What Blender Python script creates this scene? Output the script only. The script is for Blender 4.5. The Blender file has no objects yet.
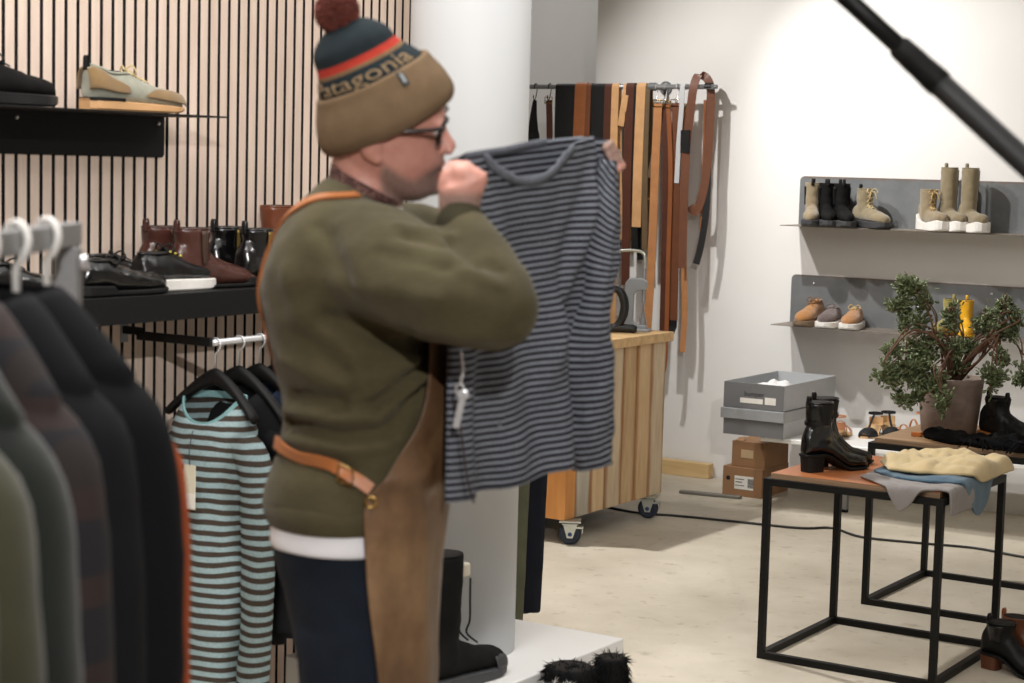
import bpy, bmesh, math, random
from mathutils import Vector, Matrix, noise
rnd = random.Random(7)
PI = math.pi
SC = bpy.context.scene
COL = SC.collection

# ---------------------------------------------------------------- camera model (photo taken as 1024 x 683)
FPX, PIT, ROL, PHI, CAMH = 1878.5, .09436, .02643, .56206, 1.58
EYE = Vector((0, 0, CAMH))
def _w(v):
    return Vector((v[0]*math.cos(PHI)-v[1]*math.sin(PHI), v[0]*math.sin(PHI)+v[1]*math.cos(PHI), v[2]))
_F = Vector((0, math.cos(PIT), -math.sin(PIT))); _R = Vector((1, 0, 0)); _D = Vector((0, -math.sin(PIT), -math.cos(PIT)))
_R2 = math.cos(ROL)*_R - math.sin(ROL)*_D
_D2 = math.sin(ROL)*_R + math.cos(ROL)*_D
def ray(px, py): return _F + _R2*((px-512)/FPX) + _D2*((py-341.5)/FPX)
def C(px, py, D):
    "point seen at pixel (px, py) at forward distance D"
    v = ray(px, py); v = v/v.y*D
    return _w(v)+EYE
def OP(px, py, ax, val):
    "point seen at pixel on the plane axis = val"
    v = _w(ray(px, py)); t = (val-EYE[ax])/v[ax]
    return EYE+v*t
def W(X, D, Z): return _w((X, D, Z))
FWD = _w((0, 1, 0)); RGT = _w((1, 0, 0)); UP = Vector((0, 0, 1))

# ---------------------------------------------------------------- materials
def lin(c):
    c = c/255.0
    return c/12.92 if c <= .04045 else ((c+.055)/1.055)**2.4
def rgb(c): return (lin(c[0]), lin(c[1]), lin(c[2]), 1)
class NT:
    def __init__(s, name):
        s.m = bpy.data.materials.new(name); s.m.use_nodes = True
        s.t = s.m.node_tree; s.b = s.t.nodes['Principled BSDF']
    def n(s, typ, **kw):
        nd = s.t.nodes.new(typ)
        for k, v in kw.items():
            if k.startswith('i_'): nd.inputs[k[2:].replace('_', ' ')].default_value = v
            else: setattr(nd, k, v)
        return nd
    def l(s, a, b): s.t.links.new(a, b)
    def coord(s, scale=(1, 1, 1), kind='Object'):
        tc = s.n('ShaderNodeTexCoord'); mp = s.n('ShaderNodeMapping')
        mp.inputs['Scale'].default_value = scale
        s.l(tc.outputs[kind], mp.inputs['Vector']); return mp.outputs['Vector']
    def noise(s, vec, scale, detail=3, rough=.55):
        nd = s.n('ShaderNodeTexNoise'); nd.inputs['Scale'].default_value = scale
        nd.inputs['Detail'].default_value = detail; nd.inputs['Roughness'].default_value = rough
        s.l(vec, nd.inputs['Vector']); return nd.outputs['Fac']
    def ramp(s, fac, stops):
        nd = s.n('ShaderNodeValToRGB'); e = nd.color_ramp.elements
        while len(e) < len(stops): e.new(.5)
        for q, (p, c) in zip(e, stops): q.position = p; q.color = c
        s.l(fac, nd.inputs['Fac']); return nd.outputs['Color']
    def mix(s, fac, a, b, mode='MIX'):
        nd = s.n('ShaderNodeMix', data_type='RGBA', blend_type=mode)
        for sock, v in ((nd.inputs[0], fac), (nd.inputs[6], a), (nd.inputs[7], b)):
            if hasattr(v, 'is_output'): s.l(v, sock)
            else: sock.default_value = v
        return nd.outputs[2]
    def math(s, op, a, b=None):
        nd = s.n('ShaderNodeMath', operation=op)
        for i, v in enumerate((a, b)):
            if v is None: continue
            if hasattr(v, 'is_output'): s.l(v, nd.inputs[i])
            else: nd.inputs[i].default_value = v
        return nd.outputs[0]
    def bump(s, h, strength=.3, dist=.002):
        nd = s.n('ShaderNodeBump'); nd.inputs['Strength'].default_value = strength; nd.inputs['Distance'].default_value = dist
        s.l(h, nd.inputs['Height']); s.l(nd.outputs['Normal'], s.b.inputs['Normal'])
def sc_(c, k): return (c[0]*k, c[1]*k, c[2]*k, 1)
MATS = {}
def M(name, col, rough=.5, metal=0, var=.12, scale=8, bump=0, bscale=120, stretch=(1, 1, 1), sheen=0, spec=.5, coat=0):
    if name in MATS: return MATS[name]
    k = NT(name); c = rgb(col); v = k.coord(stretch)
    f = k.noise(v, scale, 4)
    k.l(k.ramp(f, [(.25, sc_(c, 1-var)), (.75, sc_(c, 1+var))]), k.b.inputs['Base Color'])
    k.b.inputs['Roughness'].default_value = rough; k.b.inputs['Metallic'].default_value = metal
    k.b.inputs['Specular IOR Level'].default_value = spec
    if sheen:
        k.b.inputs['Sheen Weight'].default_value = sheen; k.b.inputs['Sheen Roughness'].default_value = .6
    if coat: k.b.inputs['Coat Weight'].default_value = coat; k.b.inputs['Coat Roughness'].default_value = .15
    if bump: k.bump(k.noise(v, bscale, 2), bump, .002)
    MATS[name] = k.m
    return k.m

# ---------------------------------------------------------------- mesh helpers
def new_mesh(verts, faces, smooth=True, uvs=None, mids=None):
    me = bpy.data.meshes.new('m'); me.from_pydata([tuple(v) for v in verts], [], faces); me.update()
    if smooth: me.polygons.foreach_set('use_smooth', [True]*len(me.polygons))
    if mids: me.polygons.foreach_set('material_index', mids)
    if uvs:
        ul = me.uv_layers.new(name='UVMap')
        for p in me.polygons:
            for li in p.loop_indices: ul.data[li].uv = uvs[me.loops[li].vertex_index]
    return me
class G:
    "collects geometry for ONE mesh"
    def __init__(s): s.v = []; s.f = []; s.uv = []; s.mi = []
    def add(s, verts, faces, uv=None, mi=0):
        b = len(s.v); s.v += [Vector(v) for v in verts]; s.f += [tuple(b+i for i in f) for f in faces]
        s.uv += list(uv) if uv else [(0, 0)]*len(verts); s.mi += [mi]*len(faces); return s
    def box(s, lo, hi, mi=0, M4=None):
        x0, y0, z0 = lo; x1, y1, z1 = hi
        vs = [Vector(p) for p in ((x0, y0, z0), (x1, y0, z0), (x1, y1, z0), (x0, y1, z0), (x0, y0, z1), (x1, y0, z1), (x1, y1, z1), (x0, y1, z1))]
        if M4: vs = [M4 @ v for v in vs]
        return s.add(vs, [(3, 2, 1, 0), (4, 5, 6, 7), (0, 1, 5, 4), (1, 2, 6, 5), (2, 3, 7, 6), (3, 0, 4, 7)], mi=mi)
    def loft(s, rings, cap=True, closed=True, mi=0, uvs=None):
        n = len(rings[0]); vs = [p for r in rings for p in r]; fs = []
        m = n if closed else n-1
        for i in range(len(rings)-1):
            for j in range(m):
                a = i*n+j; b = i*n+(j+1) % n
                fs.append((a, b, b+n, a+n))
        if cap and closed:
            fs.append(tuple(reversed(range(n)))); fs.append(tuple(range((len(rings)-1)*n, len(rings)*n)))
        uv = [u for r in uvs for u in r] if uvs else None
        return s.add(vs, fs, uv=uv, mi=mi)
    def tube(s, pts, r, n=10, mi=0, cap=True):
        pts = [Vector(p) for p in pts]
        if not hasattr(r, '__len__'): r = [r]*len(pts)
        rings = []; nrm = None
        for i, p in enumerate(pts):
            t = (pts[min(i+1, len(pts)-1)]-pts[max(i-1, 0)]).normalized()
            if nrm is None:
                nrm = t.orthogonal().normalized()
            else:
                nrm = (nrm-t*nrm.dot(t))
                nrm = nrm.normalized() if nrm.length > 1e-6 else t.orthogonal().normalized()
            bi = t.cross(nrm)
            rings.append([p+(nrm*math.cos(2*PI*k/n)+bi*math.sin(2*PI*k/n))*r[i] for k in range(n)])
        return s.loft(rings, cap=cap, mi=mi)
    def ell(s, c, rx, ry, rz, n=16, m=10, R=None, mi=0):
        c = Vector(c); rings = []
        for i in range(m+1):
            th = PI*i/m; rr = max(math.sin(th), 1e-3)
            ring = []
            for k in range(n):
                p = Vector((rx*rr*math.cos(2*PI*k/n), ry*rr*math.sin(2*PI*k/n), -rz*math.cos(th)))
                if R: p = R @ p
                ring.append(c+p)
            rings.append(ring)
        return s.loft(rings, mi=mi)
    def strap(s, pts, width, th, wdir, mi=0):
        "ribbon of given width along pts; wdir = direction of the width"
        pts = [Vector(p) for p in pts]; rings = []
        wds = wdir if isinstance(wdir, (list, tuple)) and not isinstance(wdir, Vector) and len(wdir) == len(pts) and hasattr(wdir[0], '__len__') else [wdir]*len(pts)
        ws = width if hasattr(width, '__len__') else [width]*len(pts)
        for i, p in enumerate(pts):
            t = (pts[min(i+1, len(pts)-1)]-pts[max(i-1, 0)]).normalized()
            wd = Vector(wds[i]); wd = (wd-t*wd.dot(t)).normalized(); nn = t.cross(wd)
            a = wd*ws[i]/2; b = nn*th/2
            rings.append([p-a-b, p+a-b, p+a+b, p-a+b])
        return s.loft(rings, mi=mi)
    def cyl(s, a, b, r, n=20, r2=None, mi=0):
        return s.tube([a, b], [r, r if r2 is None else r2], n, mi)
    def mesh(s, smooth=True, uv=False):
        return new_mesh(s.v, s.f, smooth, s.uv if uv else None, s.mi if any(s.mi) else None)
def catmull(pts, k=6):
    P = [Vector(p) for p in pts]; out = []
    for i in range(len(P)-1):
        p0 = P[max(i-1, 0)]; p1 = P[i]; p2 = P[i+1]; p3 = P[min(i+2, len(P)-1)]
        for j in range(k):
            t = j/k
            out.append(.5*((2*p1)+(p2-p0)*t+(2*p0-5*p1+4*p2-p3)*t*t+(3*p1-p0-3*p2+p3)*t**3))
    out.append(P[-1]); return out
def interp(tab, t):
    "piecewise smooth interpolation of rows (t, a, b, ...)"
    if t <= tab[0][0]: return tab[0][1:]
    for r0, r1 in zip(tab, tab[1:]):
        if t <= r1[0]:
            k = (t-r0[0])/(r1[0]-r0[0]); 
            return tuple(a+(b-a)*k for a, b in zip(r0[1:], r1[1:]))
    return tab[-1][1:]
def sell(c, s): 
    return math.copysign(abs(c)**s, c)
def ring(c, u, v, ru, rv, n=24, p=2.0):
    c = Vector(c)
    return [c+u*(ru*sell(math.cos(2*PI*k/n), 2/p))+v*(rv*sell(math.sin(2*PI*k/n), 2/p)) for k in range(n)]
def evaluated(me, mods):
    o = bpy.data.objects.new('tmp', me); COL.objects.link(o)
    for typ, kw in mods:
        m = o.modifiers.new(typ, typ)
        for k, v in kw.items(): setattr(m, k, v)
    dg = bpy.context.evaluated_depsgraph_get(); dg.update()
    r = bpy.data.meshes.new_from_object(o.evaluated_get(dg))
    bpy.data.objects.remove(o)
    r.polygons.foreach_set('use_smooth', [True]*len(r.polygons))
    return r
def fuse(me, voxel=.006, smooth=4, fac=.5):
    return evaluated(me, [('REMESH', dict(mode='VOXEL', voxel_size=voxel, use_smooth_shade=True)), ('SMOOTH', dict(factor=fac, iterations=smooth))])
def bevelled(me, w=.004, seg=2, ang=.6):
    o = evaluated(me, [('BEVEL', dict(width=w, segments=seg, limit_method='ANGLE', angle_limit=ang))])
    o.polygons.foreach_set('use_smooth', [False]*len(o.polygons)); return o
def displace(me, fn):
    vs = [(v.index, v.co.copy(), v.normal.copy()) for v in me.vertices]
    for i, co, n in vs: me.vertices[i].co = fn(co, n)
    me.update(); return me
def solid(me, th, off=0): return evaluated(me, [('SOLIDIFY', dict(thickness=th, offset=off))])

# ---------------------------------------------------------------- scene objects
def mat4(o): return o['_m'] if False else _MW[o.name]
_MW = {}
def tag(o, label, cat, group=None, kind=None):
    if label: o['label'] = label
    if cat: o['category'] = cat
    if group: o['group'] = group
    if kind: o['kind'] = kind
    return o
def thing(name, label, cat, loc=(0, 0, 0), rotz=0, group=None):
    o = bpy.data.objects.new(name, None); COL.objects.link(o)
    o.location = loc; o.rotation_euler = (0, 0, rotz); o.empty_display_size = .05
    _MW[o.name] = Matrix.Translation(Vector(loc)) @ Matrix.Rotation(rotz, 4, 'Z')
    return tag(o, label, cat, group)
def obj(name, me, mat, parent=None, world=False, label=None):
    if isinstance(me, G): me = me.mesh()
    if me.users: me = me.copy()
    o = bpy.data.objects.new(name, me); COL.objects.link(o); me.name = name
    if mat is not None:
        ids = [p.material_index for p in me.polygons]
        me.materials.clear()
        for m in (mat if isinstance(mat, (list, tuple)) else [mat]): me.materials.append(m)
        if isinstance(mat, (list, tuple)): me.polygons.foreach_set('material_index', [min(i, len(mat)-1) for i in ids])
    if parent is not None:
        o.parent = parent
        if world: me.transform(_MW[parent.name].inverted())
        _MW[o.name] = _MW[parent.name]
    else: _MW[o.name] = Matrix()
    if label: o['label'] = label
    return o
def single(name, me, mat, label, cat, group=None, loc=None):
    "a thing that is one mesh; its origin is moved to loc (world) if given"
    o = obj(name, me, mat)
    if loc is not None:
        o.data.transform(Matrix.Translation(-Vector(loc))); o.location = loc
        _MW[o.name] = Matrix.Translation(Vector(loc))
    return tag(o, label, cat, group)
def struct(name, me, mat):
    o = obj(name, me, mat); o['kind'] = 'structure'; return o
def dup(root, loc, rotz, label=None, group=None):
    loc = Vector(loc)
    if abs(loc.z-root.location.z) < .003: loc.z = root.location.z
    r = root.copy(); COL.objects.link(r); r.location = loc; r.rotation_euler = (0, 0, rotz)
    _MW[r.name] = Matrix.Translation(Vector(loc)) @ Matrix.Rotation(rotz, 4, 'Z')
    if label: r['label'] = label
    if group: r['group'] = group
    for ch in list(root.children):
        c = ch.copy(); COL.objects.link(c); c.parent = r
        for g in ch.children:
            d = g.copy(); COL.objects.link(d); d.parent = c
    return r
# ---------------------------------------------------------------- room shell
WY = 8.66      # back wall plane
SX = -3.4      # face of the slatted partition
def wall_mat():
    k = NT('white_plaster'); v = k.coord()
    f = k.noise(v, 1.3, 5); g = k.noise(v, 60, 3)
    k.l(k.ramp(f, [(.3, rgb((226, 224, 221))), (.7, rgb((234, 232, 229)))]), k.b.inputs['Base Color'])
    k.b.inputs['Roughness'].default_value = .75; k.bump(g, .08, .002)
    return k.m
PLASTER = wall_mat()
def floor_mat():
    k = NT('worn_painted_floor'); v = k.coord()
    f = k.noise(v, 1.6, 6, .6); g = k.noise(v, 14, 5, .65)
    base = k.ramp(f, [(.3, rgb((180, 170, 152))), (.7, rgb((214, 205, 188)))])
    scuff = k.ramp(g, [(.30, (.55, .5, .42, 1)), (.42, (1, 1, 1, 1))])
    c = k.mix(.55, base, scuff, 'MULTIPLY')
    v2 = k.coord((1.2, .3, 1))
    h = k.noise(v2, 9, 4, .7)
    st = k.ramp(h, [(.66, (1, 1, 1, 1)), (.75, (.72, .64, .52, 1))])
    c = k.mix(.45, c, st, 'MULTIPLY')
    k.l(c, k.b.inputs['Base Color'])
    k.b.inputs['Roughness'].default_value = .5; k.bump(g, .05, .002)
    return k.m
g = G().box((-7, -3, -.1), (2.2, 10.4, 0)); struct('floor', g.mesh(False), floor_mat())
g = G().box((-7, -3, 3.3), (2.2, 10.4, 3.4)); struct('ceiling', g.mesh(False), M('white_ceiling', (225, 223, 220), .8))
g = G().box((-4.975, WY, 0), (2.2, 10.3, 3.3)); struct('wall_back', g.mesh(False), PLASTER)
g = G().box((-7, 9.9, 0), (-4.975, 10.3, 3.3)); struct('wall_alcove', g.mesh(False), PLASTER)
g = G().box((-7, -3, 0), (-6.8, 9.9, 3.3)); struct('wall_far_left', g.mesh(False), PLASTER)
g = G().box((2.0, -3, 0), (2.2, WY, 3.3)); struct('wall_right', g.mesh(False), PLASTER)
g = G().box((-6.8, -3, 0), (2.0, -2.8, 3.3)); struct('wall_front', g.mesh(False), PLASTER)
# slatted partition: black felt with pale ash slats
def slat_mat():
    k = NT('pale_ash_slats'); v = k.coord((1, 1, .12)); f = k.noise(v, 30, 5, .6)
    k.l(k.ramp(f, [(.3, rgb((222, 199, 182))), (.7, rgb((240, 220, 204)))]), k.b.inputs['Base Color'])
    k.b.inputs['Roughness'].default_value = .6
    return k.m
SLAT_END = 5.4
g = G().box((SX-.12, -2.8, 0), (SX-.014, SLAT_END, 3.3))
y0 = OP(5.2, 30, 0, SX).y     # left side of a slat seen at the frame's edge
k0 = int((y0+1.0)/.04)
y = y0-k0*.04
while y < SLAT_END-.03:
    g.box((SX-.0145, y, .0), (SX-.0006, y+.0285, 3.3)).box((SX-.0006, y, 0), (SX, y+.0285, 3.3), mi=1); y += .04
struct('wall_left', g.mesh(False), [M('black_felt', (24, 17, 17), .95), slat_mat()])

# ---------------------------------------------------------------- camera
cd = bpy.data.cameras.new('camera'); co = bpy.data.objects.new('camera', cd); COL.objects.link(co)
cd.sensor_width = 36; cd.lens = FPX*36/1024; cd.clip_start = .05
m = Matrix.Identity(4)
r2, d2, f_ = _w(_R2), _w(_D2), _w(_F)
for i in range(3):
    m[i][0] = r2[i]; m[i][1] = -d2[i]; m[i][2] = -f_[i]
m.translation = EYE
co.matrix_world = m; SC.camera = co
cd.dof.use_dof = True; cd.dof.focus_distance = 7.0; cd.dof.aperture_fstop = 5.6

# ---------------------------------------------------------------- light
SC.view_settings.view_transform = 'Standard'; SC.view_settings.look = 'None'; SC.view_settings.gamma = 1
SC.view_settings.exposure = 0; SC.view_settings.use_curve_mapping = False
SC.cycles.use_denoising = True
wd = bpy.data.worlds.new('world'); SC.world = wd; wd.use_nodes = True
wd.node_tree.nodes['Background'].inputs['Color'].default_value = (.9, .93, 1, 1)
wd.node_tree.nodes['Background'].inputs['Strength'].default_value = .2
def aim(o, p, t):
    o.location = p; o.rotation_euler = (Vector(t)-Vector(p)).to_track_quat('-Z', 'Y').to_euler()
def spot(name, p, t, power, deg=60, blend=.6, r=.05, col=(1, .98, .95)):
    l = bpy.data.lights.new(name, 'SPOT'); l.energy = power; l.spot_size = math.radians(deg); l.spot_blend = blend
    l.shadow_soft_size = r; l.color = col
    o = bpy.data.objects.new(name, l); COL.objects.link(o); aim(o, p, t)
def area(name, p, t, power, sx, sy, col=(1, .985, .965)):
    l = bpy.data.lights.new(name, 'AREA'); l.energy = power; l.shape = 'RECTANGLE'; l.size = sx; l.size_y = sy; l.color = col
    o = bpy.data.objects.new(name, l); COL.objects.link(o); aim(o, p, t)
area('alcove_fill', (-5.9, 8.9, 3.2), (-5.7, 9.3, 0), 7, .6, .6)  # unseen area lamp added to lift the dark recess
area('ceiling_wash', (-2.2, 3.2, 3.25), (-2.2, 3.2, 0), 75, 3.5, 5)
spot('belt_spot', (-4.7, 6.7, 3.2), (-3.95, 8.66, 1.4), 190, 62, .8)
spot('shelf_spot', (-4.0, 7.05, 3.2), (-2.9, 8.66, 1.25), 230, 66, .7, .03)
spot('floor_spot', (-4.9, 6.2, 3.2), (-2.2, 6.0, .0), 420, 85, .8)
spot('slat_spot', (1.6, -1.5, 3.22), (-3.0, 3.3, 1.4), 700, 34, .5)
area('slat_fill', (-2.5, 3.0, 3.25), (-3.4, 3.4, 1.7), 13, .4, 3.0)  # soft area added to brighten the slats, no fitting modelled
area('rack_fill', (-2.15, 1.95, 3.25), (-2.0, 2.2, 1.0), 38, 1.0, 1.0)
spot('column_spot', (-.9, 4.9, 3.2), (-2.75, 4.2, .9), 58, 60, .9)
BLACKM = M('black_powder_coat', (11, 11, 12), .6, 0, .1, spec=.3)
STEELM = M('raw_grey_steel', (122, 124, 126), .45, .55, .14, 6)
CHROME = M('chrome', (215, 215, 217), .25, .55, .03)
DKCHROME = M('brushed_steel', (150, 151, 153), .38, .5, .06)
BLKTUBE = M('black_square_tube', (12, 12, 11), .55, 0, .1, spec=.3)
def steel_shelf_mat():
    k = NT('rust_edged_steel'); v = k.coord(); f = k.noise(v, 5, 5, .6)
    base = k.ramp(f, [(.3, rgb((112, 115, 117))), (.7, rgb((138, 140, 141)))])
    s = k.n('ShaderNodeSeparateXYZ'); k.l(v, s.inputs[0])
    e = k.math('ADD', s.outputs[2], k.math('MULTIPLY', k.noise(v, 22, 3), .03))
    m = k.ramp(e, [(.24, (0, 0, 0, 1)), (.262, (1, 1, 1, 1))])
    rs = k.n('ShaderNodeRGBToBW'); k.l(m, rs.inputs[0])
    k.l(k.mix(rs.outputs[0], base, rgb((128, 98, 78))), k.b.inputs['Base Color'])
    k.b.inputs['Roughness'].default_value = .45; k.b.inputs['Metallic'].default_value = .35
    return k.m
STSH = steel_shelf_mat()
STTOP = M('brown_reflection_steel', (128, 118, 108), .5, .2, .12, 6)  # brown reflected onto the boards, painted into their colour

# --- grey steel shelves on the back wall
def rounded_plate(x0, x1, z0, z1, y0, y1, r):
    pts = [(x0, z0)]
    for i in range(9):
        a = PI-i*PI/16; pts.append((x0+r+r*math.cos(a), z1-r+r*math.sin(a)))
    for i in range(9):
        a = PI/2-i*PI/16; pts.append((x1-r+r*math.cos(a), z1-r+r*math.sin(a)))
    pts.append((x1, z0))
    g = G(); g.loft([[Vector((x, y0, z)) for x, z in pts], [Vector((x, y1, z)) for x, z in pts]])
    return g
def wall_shelf(z0, z1, x0, x1, d, label, bolts=()):
    t = thing('shoe_shelf', label, 'shelf', (x0, WY, z0))
    obj('back_plate', rounded_plate(0, x1-x0, 0, z1-z0, -.004, 0, .025).mesh(False), STSH, t)
    obj('shelf_board', bevelled(G().box((0, -d, -.004), (x1-x0, -.004, 0)).mesh(False), .001, 1), STTOP, t)
    for x in bolts:
        obj('bolt', G().ell((x, -.005, (z1-z0)*.83), .007, .004, .007, 10, 6).mesh(), CHROME, t)
    return t
S1Z, S2Z = 1.318, .832
wall_shelf(S1Z, 1.557, -3.79, -1.75, .225, 'upper grey steel wall shelf with rusty top edge on the back wall', (1.55, ))
wall_shelf(S2Z, 1.069, -3.815, -1.75, .235, 'lower grey steel wall shelf half hidden behind the potted plant', (.12, 1.02, 1.92))
# --- white low bench under the shelves
t = thing('low_bench', 'low white display bench on chrome legs along the back wall', 'bench', (-3.62, 7.93, 0))
BZ = .352
obj('bench_top', bevelled(G().box((0, 0, BZ-.022), (1.95, .6, BZ)).mesh(False), .003, 1), M('white_laminate', (236, 235, 232), .4, 0, .015, 3), t)
for x in (.33, 1.75):
    for y in (.25, .56):
        obj('leg', G().box((x-.014, y-.014, .012), (x+.014, y+.014, BZ-.022)).mesh(False), DKCHROME, t)
        obj('foot', G().cyl((x, y, 0), (x, y, .014), .017, 12).mesh(False), BLKTUBE, t)
# --- black shelves on the slatted partition
t = thing('shoe_shelf', 'short black metal shelf high on the slatted wall at far left', 'shelf', (SX, 2.5, 1.679))
obj('shelf_board', bevelled(G().box((0, 0, -.003), (.222, 1.168, .001)).mesh(False), .001, 1), BLACKM, t)
g = G()
pts = [(0, -.003), (0, -.107)] + [(1.168-.012+.012*math.sin(a), -.095-.012*math.cos(a)) for a in [i*PI/12 for i in range(7)]] + [(1.168, -.003)]
g.loft([[Vector((.0005, y, z)) for y, z in pts], [Vector((.005, y, z)) for y, z in pts]])
obj('back_plate', g.mesh(False), BLACKM, t)
for y in (.66, 1.145): obj('bolt', G().ell((.006, y, -.02), .004, .006, .006, 10, 6).mesh(), CHROME, t)
LSZ = 1.246
t = thing('shoe_shelf', 'long black shelf with deep front lip carrying dark leather shoes', 'shelf', (SX, 2.3, LSZ))
obj('shelf_board', G().box((0, 0, -.004), (.297, 1.95, 0)).mesh(False), BLACKM, t)
obj('front_lip', bevelled(G().box((.297, 0, -.064), (.301, 1.95, 0)).mesh(False), .001, 1), BLACKM, t)
# --- hanging rails on the partition
def wall_rail(y0, y1, z, label, d=.3):
    t = thing('hanging_rail', label, 'rail', (SX, y0, z))
    obj('rail_bar', G().cyl((d, 0, 0), (d, y1-y0, 0), .0085, 14).mesh(), CHROME, t)
    for y in (.0, y1-y0):
        obj('bracket', bevelled(G().box((0, y-.008, -.010+.012), (.06, y+.008, .010+.012)).box((.05, y-.008, -.010), (d, y+.008, .012)).mesh(False), .002, 1), BLACKM, t)
        obj('wall_plate', bevelled(G().box((0, y-.014, -.02), (.004, y+.014, .04)).mesh(False), .001, 1), DKCHROME, t)
    return t
RLZ = 1.118
wall_rail(3.528, 4.25, RLZ, 'black bracketed hanging rail below the long shoe shelf')
wall_rail(4.9, 5.36, 1.12, 'hanging rail on the slatted wall behind the white column', .2)

# --- column and plinth
PZ = .25
cl = C(514, 651, 5.06); cl = OP(514, 651, 2, PZ)
COLX, COLY = cl.x-.16*RGT.x+.03*FWD.x, cl.y-.16*RGT.y+.03*FWD.y
g = G().cyl((COLX, COLY, PZ), (COLX, COLY, 3.3), .161, 64)
me = g.mesh()
single('round_column', me, M('white_column_paint', (206, 208, 210), .6, 0, .012, 2), 'thick round white column standing on the white plinth', 'column', None, (COLX, COLY, PZ))['kind'] = 'structure'
single('display_plinth', bevelled(G().box((-3.13, 3.87, 0), (-2.497, 4.60, PZ)).mesh(False), .004, 2), M('white_plinth', (232, 231, 229), .5, 0, .015, 3), 'low white box plinth around the foot of the column', 'plinth', None, (-2.81, 4.23, 0))

# --- nesting tables
def wood(name, c0, c1, stretch, scale=6, rough=.4):
    if name in MATS: return MATS[name]
    k = NT(name); v = k.coord(stretch); f = k.noise(v, scale, 6, .6)
    k.l(k.ramp(f, [(.3, rgb(c0)), (.7, rgb(c1))]), k.b.inputs['Base Color']); k.b.inputs['Roughness'].default_value = rough
    MATS[name] = k.m; return k.m
PLYEDGE = wood('plywood_edge', (120, 96, 74), (172, 142, 112), (1, 1, 60), 3)
def table(x, y, w, d, h, label, topmat, edge):
    t = thing('side_table', label, 'table', (x, y, 0)); s = .022
    for (px, py) in ((0, 0), (w-s, 0), (0, d-s), (w-s, d-s)):
        obj('leg', G().box((px, py, 0), (px+s, py+s, h)).mesh(False), BLKTUBE, t)
    for z in (0, h-s):
        nm = 'lower_rail' if z == 0 else 'upper_rail'
        obj(nm, G().box((s, 0, z), (w-s, s, z+s)).mesh(False), BLKTUBE, t); obj(nm, G().box((s, d-s, z), (w-s, d, z+s)).mesh(False), BLKTUBE, t)
        obj(nm, G().box((0, s, z), (s, d-s, z+s)).mesh(False), BLKTUBE, t); obj(nm, G().box((w-s, s, z), (w, d-s, z+s)).mesh(False), BLKTUBE, t)
    me = G().box((s*.8, s*.8, h-.004), (w-s*.8, d-s*.8, h+.017)).mesh(False)
    o = obj('tabletop', me, [edge, topmat], t)
    for p in me.polygons: p.material_index = 1 if p.normal.z > .9 else 0
    return t
TAH = .592
table(-2.497, 5.508, .60, .62, TAH, 'nearer small table with orange-brown top on a black cube frame', wood('orange_leather_top', (164, 98, 56), (188, 118, 72), (1, 1, 1), 3, .45), PLYEDGE)
TBH = .602
table(-2.515, 6.45, .66, .64, TBH, 'black framed table with wooden top carrying the potted plant', wood('oak_top', (150, 116, 82), (182, 146, 108), (.3, 3, 1), 8, .45), PLYEDGE)

# --- workbench on castors
BX0, BX1, BY0, BY1, BZ0, BZ1 = -5.0, -3.92, 6.70, 7.545, .103, .80
t = thing('workbench', 'rolling workbench clad in rough upright pale planks', 'workbench', (BX1, BY0, 0))
def plank_mat(i, c0, c1):
    k = NT('plank_%d' % i); v = k.coord((1, 1, .14)); f = k.noise(v, 22, 6, .65); g_ = k.noise(v, 4, 3)
    c = k.ramp(f, [(.25, rgb(c0)), (.7, rgb(c1))])
    st = k.ramp(g_, [(.55, (1, 1, 1, 1)), (.75, (.62, .46, .32, 1))])
    s = k.n('ShaderNodeSeparateXYZ'); k.l(k.coord(kind='Generated'), s.inputs[0])
    e = k.math('ABSOLUTE', k.math('SUBTRACT', s.outputs[1], .5)); e = k.math('ADD', e, k.math('MULTIPLY', k.math('SUBTRACT', k.noise(k.coord((1, 1, .5)), 9, 4), .5), .22))
    edge_brown = k.ramp(e, [(.34, (1, 1, 1, 1)), (.47, (.50, .30, .16, 1))])      # browner towards both sides of each board
    c = k.mix(.85, c, edge_brown, 'MULTIPLY')
    k.l(k.mix(.6, c, st, 'MULTIPLY'), k.b.inputs['Base Color']); k.b.inputs['Roughness'].default_value = .65
    k.bump(f, .2, .003); return k.m
PK = [plank_mat(0, (188, 164, 132), (222, 204, 176)), plank_mat(1, (196, 160, 116), (224, 196, 156)), plank_mat(2, (170, 136, 96), (214, 184, 142)), plank_mat(3, (168, 158, 142), (206, 198, 184))]
EDGE = wood('brown_plank_edge', (120, 74, 40), (150, 96, 54), (1, 1, .2), 10, .7)
L = lambda x, y, z: (x-BX1, y-BY0, z)
obj('carcass', G().box(L(BX0+.02, BY0+.03, BZ0+.02), L(BX1-.021, BY1-.02, BZ1)).mesh(False), M('plywood_dark', (70, 56, 42), .8), t)
def plank(y0, y1, x0, x1, mi, name='plank'):
    me = bevelled(G().box((x0, y0, BZ0), (x1, y1, BZ1)).mesh(False), .004, 2)
    obj(name, me, PK[mi], t)
ys = [.055, .185, .31, .445, .575, .705, .845]
for i in range(len(ys)-1):
    plank(ys[i]+.003, ys[i+1]-.003, -.02-.002*(i % 2), 0-.003*(i % 2), [3, 1, 0, 2, 1, 0][i])
xs = [-1.08, -.95, -.80, -.64, -.46, -.31, -.2]
for i in range(len(xs)-1):
    me = bevelled(G().box((xs[i]+.0015, .0, BZ0), (xs[i+1]-.0015, .028, BZ1)).mesh(False), .003, 2)
    obj('end_plank', me, PK[[3, 1, 2, 3, 0, 3][i]], t)
ORG = wood('orange_pine', (198, 130, 66), (222, 156, 88), (1, 1, .15), 14, .55)
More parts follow.
